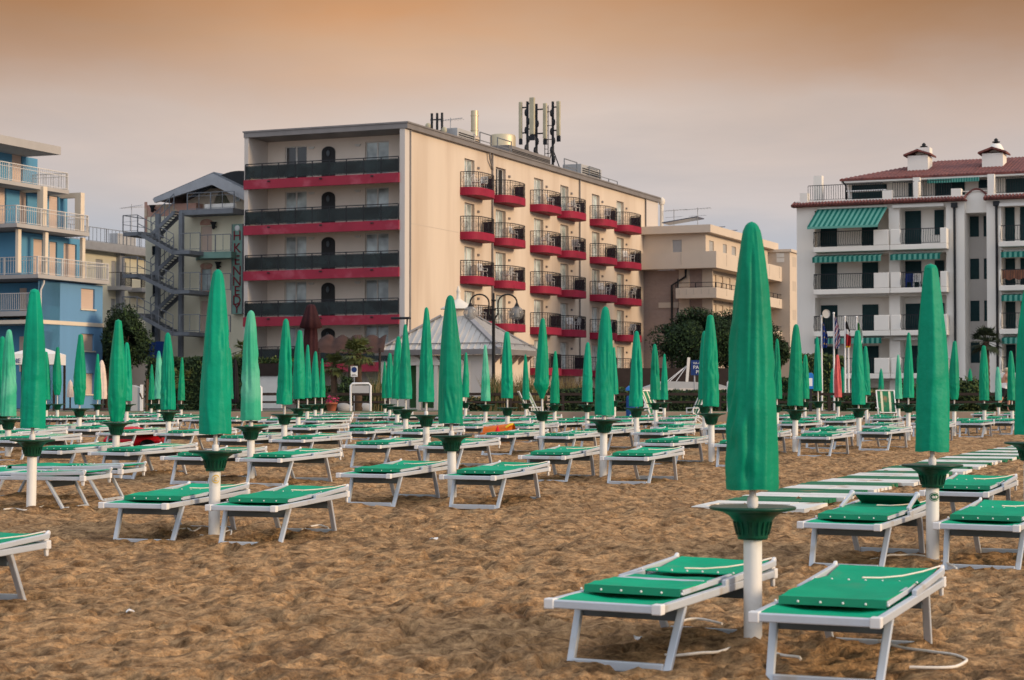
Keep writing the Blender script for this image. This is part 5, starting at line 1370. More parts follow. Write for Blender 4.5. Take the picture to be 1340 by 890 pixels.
# ------------------------------------------------------------------ white kiosk with the metal hip roof
Kk = Frame(654, 98)
ki = empty('kiosk', Kk.w(0, 0), ANG, 'white beach kiosk with green doors and ribbed metal hip roof', 'kiosk')
KX = -Kk.fx(494); KY = Kk.sy(704); ze = Kk.F(600, 457)[1]
cx_, cy_ = -KX/2, KY/2; zt = Kk.F(608, 414, cy_)[1]; tp = .75
rf = MB()
c4 = [(-KX,0), (0,0), (0,KY), (-KX,KY)]; t4 = [(cx_-tp,cy_-tp*.8), (cx_+tp,cy_-tp*.8), (cx_+tp,cy_+tp*.8), (cx_-tp,cy_+tp*.8)]
for i in range(4):
    j = (i+1) % 4; rf.quad((*c4[i], ze), (*c4[j], ze), (*t4[j], zt), (*t4[i], zt))
    n_ = 19
    for k in range(1, n_):                          # standing seams run up each slope until they meet the hip
        q = k/n_; e0 = Vector((*c4[i], ze)).lerp(Vector((*c4[j], ze)), q); d = (Vector((*t4[i], zt))+Vector((*t4[j], zt)))/2 - (Vector((*c4[i], ze))+Vector((*c4[j], ze)))/2
        ln = min(1, min(q, 1-q)*2.35); rf.bar(e0+Vector((0,0,.02)), e0+d*ln+Vector((0,0,.02)), .06, .05)
rf.build('roof', M['kiosk_roof'], ki)
hp = MB()
for i in range(4): hp.bar((*c4[i], ze+.05), (*t4[i], zt+.05), .32, .07)
hp.build('hip_flashing', M['kiosk_roof_dark'], ki)
gu = MB(); gu.box(-KX-.1, .1, -.1, .06, ze-.28, ze); gu.box(-.06, .1, .06, KY+.1, ze-.28, ze); gu.box(-KX-.1, -KX+.06, .06, KY, ze-.28, ze); gu.build('gutter', M['roofmetal'], ki)
sg = MB(); zz_ = ze+.32
sg.tube([(-KX,.25,zz_), (0,.25,zz_)], .025, 6); sg.tube([(-.25,0,zz_), (-.25,KY,zz_)], .025, 6)
for k in range(7): sg.bar((-KX+KX*k/6, .25, ze), (-KX+KX*k/6, .25, zz_), .03)
for k in range(5): sg.bar((-.25, KY*k/4, ze), (-.25, KY*k/4, zz_), .03)
sg.build('snow_guard', M['roofmetal'], ki)
cu = MB(); cu.lathe([(tp*.85, zt-.05), (tp*.85, zt+.38)], 8, 0, (cx_, cy_, 0)); cu.build('cupola', M['tan_light'], ki)
cr_ = MB(); cr_.lathe([(tp*1.35, zt+.38), (tp*.45, zt+.78), (.12, zt+.92), (.10, zt+1.25), (.13, zt+1.3), (.03, zt+1.6)], 8, 0, (cx_, cy_, 0)); cr_.build('cupola_roof', M['kiosk_white'], ki)
wl = MB(); IN = .55
dh = [(Kk.fx(a, IN), Kk.fx(b, IN), .1, ze-.75) for a, b in ((536, 546), (552.5, 569), (573, 600))]
wall_holes(wl, mapF(IN), -KX+IN, -IN, 0, ze-.28, dh, .12)
wl.quad((-KX+IN,IN,0), (-KX+IN,KY-IN,0), (-KX+IN,KY-IN,ze-.28), (-KX+IN,IN,ze-.28)); wl.build('front_wall', M['kiosk_white'], ki)
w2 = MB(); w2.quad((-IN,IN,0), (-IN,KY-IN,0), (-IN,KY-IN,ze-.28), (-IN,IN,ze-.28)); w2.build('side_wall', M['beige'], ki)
for h in dh: shutter(ki, mapF(IN), h, .1, 'kiosk_green', 'door', False)
pm = MB()
for a, b in ((518, 549), (550, 572), (575, 603)):
    x0, x1 = Kk.fx(a, 0), Kk.fx(b, 0); pts = [(x0, ze-.62)] + [(x0+(x1-x0)*q/10, ze-.58 + .30*math.sin(PI*q/10)) for q in range(11)] + [(x1, ze-.62)]
    pm.prism(pts, 'y', IN-.25, IN-.002)
pm.build('arched_pediment', M['kiosk_white'], ki)
pb = MB()
for px in (500, 548, 571, 604): x = Kk.fx(px, .3); pb.box(x-.11, x+.11, .25, IN-.003, 0, ze-.6)
pb.box(-KX+.2, Kk.fx(606, .3), .2, IN-.26, ze-.80, ze-.63); pb.build('pilaster', M['kiosk_white'], ki)
rd = MB(); x0, x1 = Kk.fx(617, IN), Kk.fx(640, IN); rd.box(x0, x1, IN-.06, IN-.002, .1, 2.5); rd.build('roller_door', M['offwhite'], ki)
for k in range(6): y = IN + (KY-2*IN)*k/5; bkt = MB(); bkt.prism([(-.05, ze-.29), (-IN+.002, ze-.29), (-IN+.002, ze-.75)], 'y', y-.05, y+.05); bkt.build('eave_bracket', M['brick'], ki)
sp = empty('floodlight', Kk.w(Kk.fx(531, .6), .6, ze+.3), ANG, 'dark flat floodlight on the left slope of the kiosk roof', 'floodlight')
f = MB(); f.bar((0,0,0), (.1,0,1.35), .06); f.build('arm', M['dark'], sp); f = MB(); f.box(-.8, .25, -.15, .15, 1.3, 1.42); f.build('head', M['dark'], sp, bevel=.03)

# double globe street lamp
def lamp(px, Y, label):
    b = pt(px, 500, Y); zt = pt(px, 384, Y).z - GZ
    rt = empty('street_lamp', (b.x, b.y, GZ), 0, label, 'street lamp')
    p = MB(); p.lathe([(.16,0),(.16,.5),(.10,.6),(.075,1.2),(.07,zt-1.2),(.085,zt-1.1),(.06,zt-.9),(.05,zt),(.02,zt+.02)], 14)
    for h in (zt-.35, zt-.75): p.lathe([(.09,h),(.12,h+.04),(.09,h+.08)], 12)
    p.build('post', M['black'], rt)
    for s in (-1, 1):
        a = MB(); r_ = .42
        pts = [(s*.07, 0, zt-1.1), (s*.2, 0, zt-.9)] + [(s*(.2+.42-.42*math.cos(t)), 0, zt-.42+.38*math.sin(t)) for t in [PI*i/10 for i in range(11)]] + [(s*1.03, 0, zt-.55)]
        a.tube(pts, .035, 8); a.lathe([(.03,zt-.40),(.11,zt-.56),(.13,zt-.66)], 12, 0, (s*1.03,0,0)); ao = a.build('arm', M['black'], rt)
        g = MB(); g.ball((s*1.03, 0, zt-.87), .31, 20); g.build('globe', M['globe'], ao)
        bl = MB(); bl.lathe([(.06,zt-.66),(.09,zt-.75),(.13,zt-1.0),(.16,zt-1.05)], 12, 0, (s*1.03,0,0)); bl.build('lamp_insert', M['grey_panel'], ao)
lamp(645.8, 86, 'black street lamp with two clear globes on curved arms beside the kiosk')

# ------------------------------------------------------------------ vegetation
def leaves(mb, c, rad, n, size, rd_, mi=0, shell=.55, gap=.0, flat=1.0):
    c = Vector(c)
    for _ in range(n):
        d = Vector((rd_.gauss(0,1), rd_.gauss(0,1), rd_.gauss(0,1))).normalized()
        r = shell + (1.06-shell)*rd_.random()
        p = c + Vector((d.x*rad[0], d.y*rad[1], d.z*rad[2]))*r
        if gap and noise.noise(p*.9) < -gap: continue
        a = Vector((rd_.gauss(0,1), rd_.gauss(0,1), rd_.gauss(0,1)*flat)).normalized()
        b = a.cross(d if abs(a.dot(d)) < .95 else Vector((0,0,1))).normalized(); s = size*(.6+.8*rd_.random())
        k = mi if isinstance(mi, int) else rd_.choice(mi)
        mb.add([p-a*s-b*s*.25, p+a*s*.2-b*s*.42, p+a*s, p+a*s*.2+b*s*.42], [(0,1,2,3)], k)
FM = ['foliage_dark', 'foliage', 'foliage_lt', 'foliage_dry']
def tree(name, px, Y, ytop, ybot, wpx, label, pine=False, seed=1, nleaf=2600):
    rd_ = random.Random(seed); b = pt(px, 500, Y)
    zt = pt(px, ytop, Y).z-GZ; zb = pt(px, ybot, Y).z-GZ; rw = wpx/2545*Y/2
    rt = empty(name, (b.x, b.y, GZ), 0, label, 'tree')
    t = MB(); hc = (zt+zb)/2
    t.tube([(0,0,-.1), (.08,0,zb*.5), (-.05,.05,zb), (0,0,hc)], [.24,.19,.16,.08], 8)
    cents = []
    nb = 9
    for i in range(nb):
        a = 2*PI*i/nb + rd_.random(); q = .25+.6*rd_.random()
        e = (math.cos(a)*rw*q, math.sin(a)*rw*q*.8, zb + (zt-zb)*(.30+.42*rd_.random()))
        t.tube([(0,0,zb*.72+.2*rd_.random()), (e[0]*.5, e[1]*.5, (zb*.8+e[2])/2), e], [.10,.07,.03], 6); cents.append(e)
    t.build('trunk', M['bark'], rt)
    c = MB()
    cents.append((0,0,hc))
    for e in cents:
        f_ = .34+.22*rd_.random()
        leaves(c, e, (rw*f_*1.15, rw*f_, (zt-zb)*.30*(.8+.4*rd_.random())), nleaf//len(cents), .085 if pine else .10, rd_, (0,0,0,1), .35, .25)
    leaves(c, (0,0,hc), (rw*.98, rw*.8, (zt-zb)*.5), nleaf//2, .09, rd_, (0,0,1), .6, .12)
    c.build('crown', [M[x] for x in FM], rt, recalc=False)
tree('pine_tree', 911, 108, 404, 490, 98, 'dark stone pine just right of the hotel, left of two', True, 3, 26000)
tree('pine_tree', 962, 110, 406, 482, 100, 'dark stone pine behind the largest umbrella, right of two', True, 5, 26000)
tree('pine_tree', 1018, 118, 438, 480, 32, 'small rounded dark tree beside the tan annex', True, 6, 4000)
tree('broadleaf_tree', 161, 122, 398, 484, 58, 'dark leafy tree between the blue building and the fire stairs', False, 8, 15000)
tree('broadleaf_tree', 140, 128, 420, 490, 50, 'dark leafy tree hard against the blue building corner', False, 9, 7000)
def hedge(px0, px1, Y, ytop, label, mi=(0,0,1), depth=1.2, seed=1, dens=240, cat='hedge', leaf=.085):
    rd_ = random.Random(seed); a = pt(px0, 500, Y); b = pt(px1, 500, Y); h = pt((px0+px1)/2, ytop, Y).z-GZ
    x0, x1 = a.x, b.x; mb = MB(); cxx = (x0+x1)/2
    mb.box(x0-cxx+.08, x1-cxx-.08, .1, depth-.1, 0, h-.12, 0)
    area = (x1-x0)*h + (x1-x0)*depth
    for _ in range(int(area*dens)):
        x = rd_.uniform(x0-cxx, x1-cxx); f_ = rd_.random() < (x1-x0)*h/area
        bump_ = .14*noise.noise(Vector((x*.9+cxx, seed, 0)))
        y = rd_.uniform(-.06, .14) if f_ else rd_.uniform(0, depth); z = rd_.uniform(0, h+bump_) if f_ else h + bump_ + rd_.uniform(-.12, .1)
        p = Vector((x, y, z)); s = leaf*(.6+.9*rd_.random())
        u_ = Vector((rd_.gauss(0,1), rd_.gauss(0,1), rd_.gauss(0,1))).normalized(); v_ = u_.orthogonal().normalized()
        mb.add([p-u_*s, p+v_*s*.5, p+u_*s, p-v_*s*.5], [(0,1,2,3)], rd_.choice(mi))
    o = mb.build('hedge', [M[x] for x in FM], None, (cxx, Y, GZ), recalc=False)
    tag(o, label, cat); return o
hedge(190, 325, 92, 470, 'tall dark hedge behind the far umbrellas below the fire stairs', (0,0,0,0,1), 1.2, 1, 260)
hedge(718, 842, 86, 511, 'clipped dark hedge in front of the lowest red balconies', (0,0,1), 1.4, 2)
hedge(852, 962, 86, 514, 'low dark hedge behind the fence below the dark pines', (0,0,1), 1.2, 3)
hedge(1014, 1052, 87, 497, 'dark hedge piece beside the blue notice post', (0,0,1), 1.4, 4)
hedge(1036, 1108, 104, 466, 'long hedge along the white apartment building behind the flagpoles', (1,1,2,0), 1.2, 5, 160)
hedge(385, 492, 90, 506, 'dark garden hedge behind the fence under the palms', (0,0,1), 1.0, 6, 200)
hedge(1180, 1256, 96, 506, 'low hedge left of the round bush at the right', (0,1,1), 1.2, 14, 160)
hedge(1330, 1420, 92, 500, 'hedge at the right edge behind the pale umbrella', (0,1), 1.4, 15, 160)
hedge(1100, 1254, 85.2, 519, 'low dark hedge behind the fence left of the round bush', (0,0,1), .8, 21)
hedge(1288, 1420, 85.2, 517, 'low dark hedge behind the fence right of the round bush', (0,0,1), .8, 22)
hedge(612, 716, 87, 521, 'low dark hedge behind the dry reeds by the kiosk', (0,0,1,3), .8, 23)
def bush(px, Y, ytop, wpx, label, mi, n_=2600, seed=1, cat='bush'):
    rd_ = random.Random(seed); b = pt(px, 500, Y); h = pt(px, ytop, Y).z-GZ; rw = wpx/2545*Y/2
    mb = MB(); mb.ball((0,0,h*.45), 1, 12, 0, (rw*.8, rw*.7, h*.45))
    for i in range(18):
        a = 2*PI*i/9; leaves(mb, (math.cos(a)*rw*.45, math.sin(a)*rw*.4, h*((.45+.22*rd_.random()) if i < 9 else .22)), (rw*.55, rw*.5, h*.36), n_//9, .085, rd_, mi, .5)
    tag(mb.build('bush', [M[x] for x in FM], None, (b.x, b.y, GZ), recalc=False), label, cat)
bush(1271, 85.4, 494, 44, 'round yellow-green bush behind the fence right of centre right', (1,1,2,0), 3400, 3)
bush(454, 91, 487, 20, 'round green bush under the palms before the hotel', (1,1,0), 1200, 4)
bush(755, 89, 503, 40, 'light green bush top beside the lowest red balcony', (1,2), 1500, 5)
bush(1140, 92, 508, 22, 'yellowish shrub behind the striped deck chair', (2,3,1), 900, 6)
def grass(px0, px1, Y, ytop, label, mts=('foliage_dry',), n_=420, seed=1, lean=.35):
    rd_ = random.Random(seed); a = pt(px0, 500, Y); b = pt(px1, 500, Y); h = pt(px0, ytop, Y).z-GZ; cxx = (a.x+b.x)/2; mb = MB()
    for _ in range(n_):
        x = rd_.uniform(a.x, b.x)-cxx; y = rd_.uniform(-.5, .5); hh = h*rd_.uniform(.35, 1.05); dx = rd_.gauss(0, lean)*hh*.5; dy = rd_.gauss(0, lean)*hh*.4; wd = .016
        m1 = (x+dx*.35, y+dy*.35, hh*.6); mb.add([(x-wd,y,0), (x+wd,y,0), (m1[0]+wd*.8,m1[1],m1[2]), (m1[0]-wd*.8,m1[1],m1[2])], [(0,1,2,3)], rd_.randrange(len(mts)))
        mb.add([(m1[0]-wd*.8,m1[1],m1[2]), (m1[0]+wd*.8,m1[1],m1[2]), (x+dx, y+dy, hh)], [(0,1,2)], rd_.randrange(len(mts)))
    tag(mb.build('tall_grass', [M[x] for x in mts], None, (cxx, Y, GZ), recalc=False), label, 'grass plant')
grass(636, 668, 84.5, 488, 'dry tall grass clump at the foot of the double lamp', ('foliage_dry','foliage_dry','foliage'), 420, 1)
grass(672, 712, 85, 488, 'dry reeds in front of the kiosk side wall', ('foliage_dry','foliage_dry','foliage'), 460, 2)
grass(726, 764, 88, 490, 'reddish dry grass below the lowest balconies', ('foliage_dry','bark','foliage_dry'), 420, 3)
grass(488, 502, 84.5, 480, 'spiky upright plant left of the kiosk', ('foliage_dry','foliage'), 90, 4, .25)
grass(1128, 1160, 90, 505, 'yellow grass behind the deck chair', ('foliage_lt','foliage_dry'), 220, 5)
def palm(px, Y, ytop, ycrown, rpx, label, mt='palm', seed=1, nf=44, trunk_r=.17):
    rd_ = random.Random(seed); b = pt(px, 500, Y); zc_ = pt(px, ycrown, Y).z-GZ; rr = rpx/2545*Y
    rt = empty('palm_tree', (b.x, b.y, GZ), 0, label, 'palm tree')
    t = MB(); pr = []
    for i in range(22):
        q = i/21; pr.append((trunk_r*(1.15-.25*q)*(1+.16*(i % 2)), zc_*q))
    t.lathe(pr, 12); t.build('trunk', M['bark'], rt)
    c = MB()
    for i in range(nf):
        a = rd_.uniform(0, 2*PI); el_ = rd_.uniform(-.75, 1.35); ln = rr*rd_.uniform(.8, 1.1)
        st_ = ln*.5; d = Vector((math.cos(a)*math.cos(el_), math.sin(a)*math.cos(el_), math.sin(el_)))
        hub = Vector((0,0,zc_)) + d*st_ + Vector((0,0,-.10*st_))
        c.bar((0,0,zc_), hub, .025)
        side = d.cross(Vector((0,0,1))).normalized() if abs(d.z) < .97 else Vector((1,0,0)); upv = side.cross(d)
        for k in range(17):                         # fan of drooping blades
            t_ = (k-8)/8*1.25; bd = (d*math.cos(t_) + side*math.sin(t_)).normalized(); l2 = ln*.55*rd_.uniform(.8, 1.1)
            m1 = hub + bd*l2*.55; e = hub + bd*l2 + Vector((0,0,-l2*.45*rd_.random())); w2_ = upv.cross(bd).normalized()*.028
            c.add([hub, m1+w2_, e, m1-w2_], [(0,1,2,3)])
    c.build('crown', M[mt], rt, recalc=False)
palm(468, 86, 437, 462, 27, 'larger fan palm in front of the hotel, beside the white kiosk', 'palm', 1, 46)
palm(437, 86.5, 455, 478, 21, 'smaller fan palm beside the closed brown umbrella', 'palm', 2, 34, .13)
palm(1291, 104, 430, 447, 26, 'tall dark palm in front of the white apartment stair bay', 'palm_dark', 3, 46, .16)
palm(318, 108, 445, 458, 17, 'small palm top between the stair building and hotel', 'palm', 4, 22, .1)
palm(236, 90.5, 482, 496, 20, 'low yellowish palm against the dark hedge', 'palm', 5, 22, .12)

# ------------------------------------------------------------------ fence and furniture of the promenade
def fence(x0, x1, Y, ytop, label, mesh=False):
    h = pt(670, ytop, Y).z - GZ; rt = empty('fence', ((x0+x1)/2, Y, GZ), 0, label, 'fence'); L_ = (x1-x0)/2
    r = MB(); r.box(-L_, L_, -.05, .05, h-.12, h); r.box(-L_, L_, -.04, .04, h*.45, h*.45+.09); r.build('rail', M['plank_brown'], rt)
    k = int((x1-x0)/2.2)
    for i in range(k+1):
        x = -L_ + 2*L_*i/k; p = MB(); p.box(x-.06, x+.06, -.051, .051, 0, h-.125); p.build('post', M['plank_brown'], rt)
xa_, xb_ = pt(318, 500, 84).x, pt(508, 500, 84).x
fence(xa_, xb_, 84, 514, 'dark wooden fence behind the umbrellas in front of the hotel')
fence(pt(600, 500, 84).x, pt(1010, 500, 84).x, 84, 514, 'dark wooden fence from the kiosk to the dark pines')
fence(pt(1018, 500, 84).x, pt(1420, 500, 84).x, 84, 514, 'dark wooden fence in front of the white apartments')
def white_frame(px0, px1, ytop, Y, label, panel=True):
    a, b = pt(px0, ytop, Y), pt(px1, ytop, Y); hw = (b.x-a.x)/2; h = a.z-GZ
    rt = empty('sign_frame', ((a.x+b.x)/2, Y, GZ), 0, label, 'sign frame')
    f = MB(); f.tube([(-hw,0,0), (-hw,0,h-.08), (-hw+.08,0,h), (hw-.08,0,h), (hw,0,h-.08), (hw,0,0)], .045, 8); f.build('tube_frame', M['plastic'], rt)
    if panel: p = MB(); p.box(-hw+.05, hw-.05, -.02, .02, h-.40, h-.08); p.build('panel', M['grey_panel'], rt)
white_frame(459, 485, 502, 82, 'white tubular sign frame with grey panel in front of the palms')
white_frame(952.5, 985, 498, 80, 'white tubular frame behind the largest umbrella', False)
white_frame(322, 342, 505, 82, 'white notice frame with pale panel right of the black umbrella', True)
def plain_closed(name, px, Y, ytop, ybot, wpx, mt, label, flaps=False):
    b = pt(px, 500, Y); zt = pt(px, ytop, Y).z-GZ; zb = pt(px, ybot, Y).z-GZ; r_ = wpx/2545*Y/2
    rt = empty(name, (b.x, b.y, GZ), 0, label, 'umbrella')
    p = MB(); p.tube([(0,0,0), (0,0,zt-.1)], .04, 8); p.lathe([(.35,0),(.35,.07),(.08,.12)], 16); p.build('pole', M['plank_brown'], rt)
    c = MB(); vs = []; fs = []; n_ = 32
    pr = [(r_*.95,zb),(r_,zb+(zt-zb)*.12),(r_*.92,zb+(zt-zb)*.4),(r_*.75,zb+(zt-zb)*.65),(r_*.55,zb+(zt-zb)*.85),(r_*.25,zt-.05),(.01,zt)]
    if flaps: pr = [(r_*.7,zb),(r_*.68,zb+(zt-zb)*.3),(r_*.62,zb+(zt-zb)*.6),(r_*.55,zb+(zt-zb)*.72),(r_*1.0,zb+(zt-zb)*.74),(r_*.7,zb+(zt-zb)*.86),(r_*.42,zt-.14),(r_*.3,zt-.03),(.01,zt)]
    for r2, z in pr:
        for k in range(n_): a = 2*PI*k/n_; f_ = 1+.14*math.cos(8*a); vs.append((r2*f_*math.cos(a), r2*f_*math.sin(a), z))
    for i in range(len(pr)-1):
        for k in range(n_): l = (k+1) % n_; fs.append((i*n_+k, i*n_+l, (i+1)*n_+l, (i+1)*n_+k))
    c.add(vs, fs, 0, True); c.build('cover', M[mt], rt)
plain_closed('patio_umbrella', 406.5, 92, 398, 515, 27, 'cover_brown', 'tall closed dark brown umbrella in front of the hotel', True)
plain_closed('patio_umbrella', 308, 84.6, 470, 527, 8.5, 'cover_black', 'closed black umbrella beside the biggest umbrella of the left half')
plain_closed('patio_umbrella', 133, 90, 471, 522, 13, 'cover_cream', 'tall closed cream umbrella at the blue building corner')
plain_closed('patio_umbrella', 92, 96, 497, 520, 8, 'cover_cream', 'small closed cream umbrella in front of the blue building')
for i, (px, yt, yb_, lab) in enumerate(((1089.5, 482, 520, 'distant green umbrella beside the red one, on its left'), (1103, 480, 520, 'distant green umbrella beside the red one, on its right'), (1153, 482, 520, 'distant slim green umbrella above the striped deck chair'), (1269.5, 482, 515, 'distant tiny green umbrella above the round bush'))):
    plain_closed('garden_umbrella', px, 93+i*.7, yt, yb_, 7, 'cover', lab)
# gazebo with white canopy
g = pt(42, 500, 90); gw = 1.05
ga = empty('gazebo', (g.x, 90, GZ), 0, 'white canopy gazebo with lettering in front of the blue building', 'gazebo')
zf0 = pt(42, 477, 90).z-GZ; zf1 = pt(42, 463, 90).z-GZ; za_ = pt(42, 452, 90).z-GZ
c = MB()
q4 = [(-gw,0), (gw,0), (gw,2.2), (-gw,2.2)]
for i in range(4):
    j = (i+1) % 4; c.quad((*q4[i], zf0), (*q4[j], zf0), (*q4[j], zf1), (*q4[i], zf1)); c.add([(*q4[i], zf1), (*q4[j], zf1), (0, 1.1, za_)], [(0,1,2)])
co_ = c.build('canopy', M['canopy_white'], ga)
t = MB(); t.mesh(text_mesh('HE', .30, .01), Matrix.Translation((-.72, -.02, zf0+.16)) @ Matrix.Rotation(PI/2, 4, 'X')); t.build('lettering', M['sign_blue'], co_)
for x, y in q4: p = MB(); p.box(x*.95-.05, x*.95+.05, y*.95+.02, y*.95+.12, 0, zf0-.002); p.build('post', M['plank_brown'], ga)
# grey cabinet, brown rack post
a = pt(171, 500, 84); b = pt(187, 500, 84); cab = empty('cabinet', (a.x, 84, GZ), 0, 'pale grey locker with a white corner post behind the left umbrellas', 'cabinet')
z1_ = pt(180, 504, 84).z-GZ; p = MB(); p.prism([(0,0), (b.x-a.x-.12,0), (b.x-a.x-.12,z1_-.12), (.08,z1_), (0,z1_-.05)], 'y', 0, .7); p.build('body', M['grey_panel'], cab, bevel=.02)
p = MB(); p.box(b.x-a.x-.115, b.x-a.x, -.05, .1, 0, z1_+.02); p.build('corner_post', M['plastic'], cab)
bike = empty('bicycle_rack', (pt(192, 500, 83.5).x, 83.5, GZ), 0, 'rusty brown rack post with curved hooks beside the grey locker', 'rack')
p = MB(); zt_ = pt(190, 496, 83.5).z-GZ; p.tube([(0,0,0), (.02,0,zt_)], .06, 8); p.tube([(-.3,0,zt_-.6), (-.2,0,zt_-.85), (0,0,zt_-.75), (.02,0,zt_-.3), (.1,0,zt_-.15)], .035, 6); p.build('post', M['bark'], bike)
# brown canopy of the garden bar, planter and white door in front of the hotel
a, b = pt(412, 500, 96), pt(502, 500, 96); can = empty('bar_canopy', ((a.x+b.x)/2, 96, GZ), 0, 'brown cloth canopy with bulging folds in front of the hotel', 'canopy')
hw = (b.x-a.x)/2; zt_ = pt(450, 441, 96).z-GZ; zb_ = pt(450, 470, 96).z-GZ; c = MB(); vs = []; fs = []; nx_, ny_ = 40, 10
for j in range(ny_+1):
    for i in range(nx_+1):
        u_ = i/nx_; v_ = j/ny_; vs.append((-hw+2*hw*u_, 3*v_, zb_ + (zt_-zb_)*(.25+.75*math.sin(v_*PI*.55)) + .17*abs(math.sin(PI*u_*4.5))*(v_+.3) + .08*noise.noise(Vector((u_*9, v_*6, 1)))))
fs = [(j*(nx_+1)+i, j*(nx_+1)+i+1, (j+1)*(nx_+1)+i+1, (j+1)*(nx_+1)+i) for j in range(ny_) for i in range(nx_)]
c.add(vs, fs, 0, True); c.build('cloth', M['thatch'], can)
for x in (-hw+.2, 0, hw-.2): p = MB(); p.tube([(x, .1, 0), (x, .1, zb_+.55)], .06, 8); p.build('post', M['plank_brown'], can)
pl_ = empty('planter', H.w(H.fx(343, -1.5), -1.5, 0), ANG, 'brown plank planter terrace with green plants below the hotel front', 'planter')
hw = 2.6; zt_ = H.F(345, 481, -1.5)[1]; zb_ = H.F(345, 492, -1.5)[1]; p = MB(); p.box(-1.3, hw, 0, 1.3, zb_, zt_+.25); p.build('box', M['plank_brown'], pl_)
p = MB(); p.box(-.9, 1.4, .1, .2, 0, zb_-.003); p.build('door', M['frame_white'], pl_)
p = MB(); rd_ = random.Random(4)
for i in range(5): leaves(p, (-.8+.7*i, .5, zt_+.4), (.5,.4,.3), 120, .13, rd_, (1,2,1), .2)
p.build('plants', [M[x] for x in FM], pl_, recalc=False)
pk = empty('no_parking_sign', (pt(463.5, 500, 85.5).x, 85.5, GZ), 0, 'white notice plate with a dark round mark on the palm trunk', 'sign')
z0_, z1_ = pt(463, 493, 85.5).z-GZ, pt(463, 479, 85.5).z-GZ; p = MB(); p.box(-.15, .15, -.01, .01, z0_, z1_); p.build('plate', M['sign_white'], pk)
p = MB(); p.lathe([(.12,-.004),(.12,.004)], 20); o = p.build('round_mark', M['sign_blue'], pk); o.rotation_euler = (PI/2,0,0); o.location = (0,-.018,z1_-.16)
p = MB(); p.box(-.11, .11, -.016, -.012, z0_+.04, z0_+.06); p.box(-.11, .06, -.016, -.012, z0_+.08, z0_+.10); p.build('text_lines', M['dark'], pk)
p = MB(); p.bar((0, .03, 0), (0, .03, z1_), .04); p.build('post', M['steel_light'], pk)
pot = empty('flower_pot', (pt(434, 500, 82).x, 82, GZ+.03), 0, 'terracotta pot of pink flowers behind the far umbrellas', 'flower pot')
p = MB(); p.lathe([(.16,0),(.24,.3),(.26,.3),(.26,.36),(.2,.34)], 16); p.build('pot', M['terracotta'], pot)
rd_ = random.Random(2); p = MB(); leaves(p, (0,0,.5), (.3,.3,.22), 200, .05, rd_, (0,0,1), .2); p.build('blooms', [M['flower'], M['foliage']], pot, recalc=False)
for px, lab in ((449, 'low white covered heap left of the sign frame'), (478, 'low white covered heap inside the sign frame'), (492, 'low white covered heap left of the kiosk')):
    b = pt(px, 500, 87); p = MB(); p.ball((0,0,.12), 1, 14, 0, (.42,.3,.25)); p.ball((.3,.05,.08), 1, 12, 0, (.3,.25,.18)); tag(p.build('covered_heap', M['grey_panel'], None, (b.x, b.y, GZ)), lab, 'heap')
# blue sign
sg_ = empty('street_sign', (pt(909, 500, 88).x, 88, GZ), 0, 'dark blue sign with white lettering on a thin post below the pines', 'sign')
x0 = pt(904, 472, 88).x-pt(909, 500, 88).x; x1 = x0+1.12; z1_ = pt(905, 471.5, 88).z-GZ; z0_ = pt(905, 491, 88).z-GZ
p = MB(); p.box(x0, x1, -.02, .02, z0_, z1_); so = p.build('board', M['sign_blue'], sg_)
t = MB()
for txt, sz, f_ in (('VIA ALLE', .13, .80), ('PASPE', .22, .52), ('PEDE', .22, .20)):
    me = text_mesh(txt, sz, .006, 'LEFT'); t.mesh(me, Matrix.Translation((x0+.10+(.12 if txt[1] == 'E' else 0), -.03, z0_+(z1_-z0_)*f_)) @ Matrix.Rotation(PI/2, 4, 'X'))
t.build('lettering', M['sign_white'], so)
p = MB(); p.tube([(0,.06,0), (0,.06,z1_)], .035, 8); p.build('post', M['steel_light'], sg_)
# shelter with slanted mast
a, b = pt(838, 500, 94), pt(958, 500, 94); sh_ = empty('beach_shelter', ((a.x+b.x)/2, 94, GZ), 0, 'white flat-roofed shelter with a slanted mast and stay cables below the pines', 'shelter')
hw = (b.x-a.x)/2; z0_, z1_ = pt(900, 513, 94).z-GZ, pt(900, 502, 94).z-GZ
p = MB(); p.prism([(-hw,z0_), (hw,z0_), (hw,z0_+.2), (hw-.9,z1_+.05), (-hw+1.1,z1_+.12), (-hw,z0_+.15)], 'y', 0, 3); p.build('roof', M['grey_panel'], sh_)
p = MB()
for i in range(5): x = -hw+.3+ (2*hw-.6)*i/4; p.box(x-.35, x+.35, -.03, -.002, z0_+.06, z0_+.17)
p.build('fascia_panel', M['offwhite'], sh_)
for x in (-hw+.25, -hw*.3, hw*.35, hw-.25): p = MB(); p.box(x-.06, x+.06, .2, .32, 0, z0_-.002); p.build('post', M['plastic'], sh_)
xm = pt(902, 500, 94).x-(a.x+b.x)/2; xt = pt(905, 467, 94).x-(a.x+b.x)/2; zt_ = pt(905, 467, 94).z-GZ
p = MB(); p.bar((xm,1.5,z1_-.1), (xt,1.5,zt_), .17, .13); p.build('mast', M['kiosk_white'], sh_)
p = MB()
for px, y_ in ((872, 501), (876, 501), (886, 500)): x = pt(px, 500, 94).x-(a.x+b.x)/2; p.bar((xt-.05,1.5,zt_-.35), (x,1.5,z1_), .03)
p.build('stay_cable', M['plastic'], sh_)
dk = MB(); dk.box(-4.2, 4.2, 0, .4, 0, 2.2); tag(dk.build('shade_wall', M['plank_brown'], None, (pt(905, 500, 103).x, 103, GZ)), 'dark board wall added in place of the shade under the pines', 'wall')  # dark wall added to fill the shaded gap under the pines
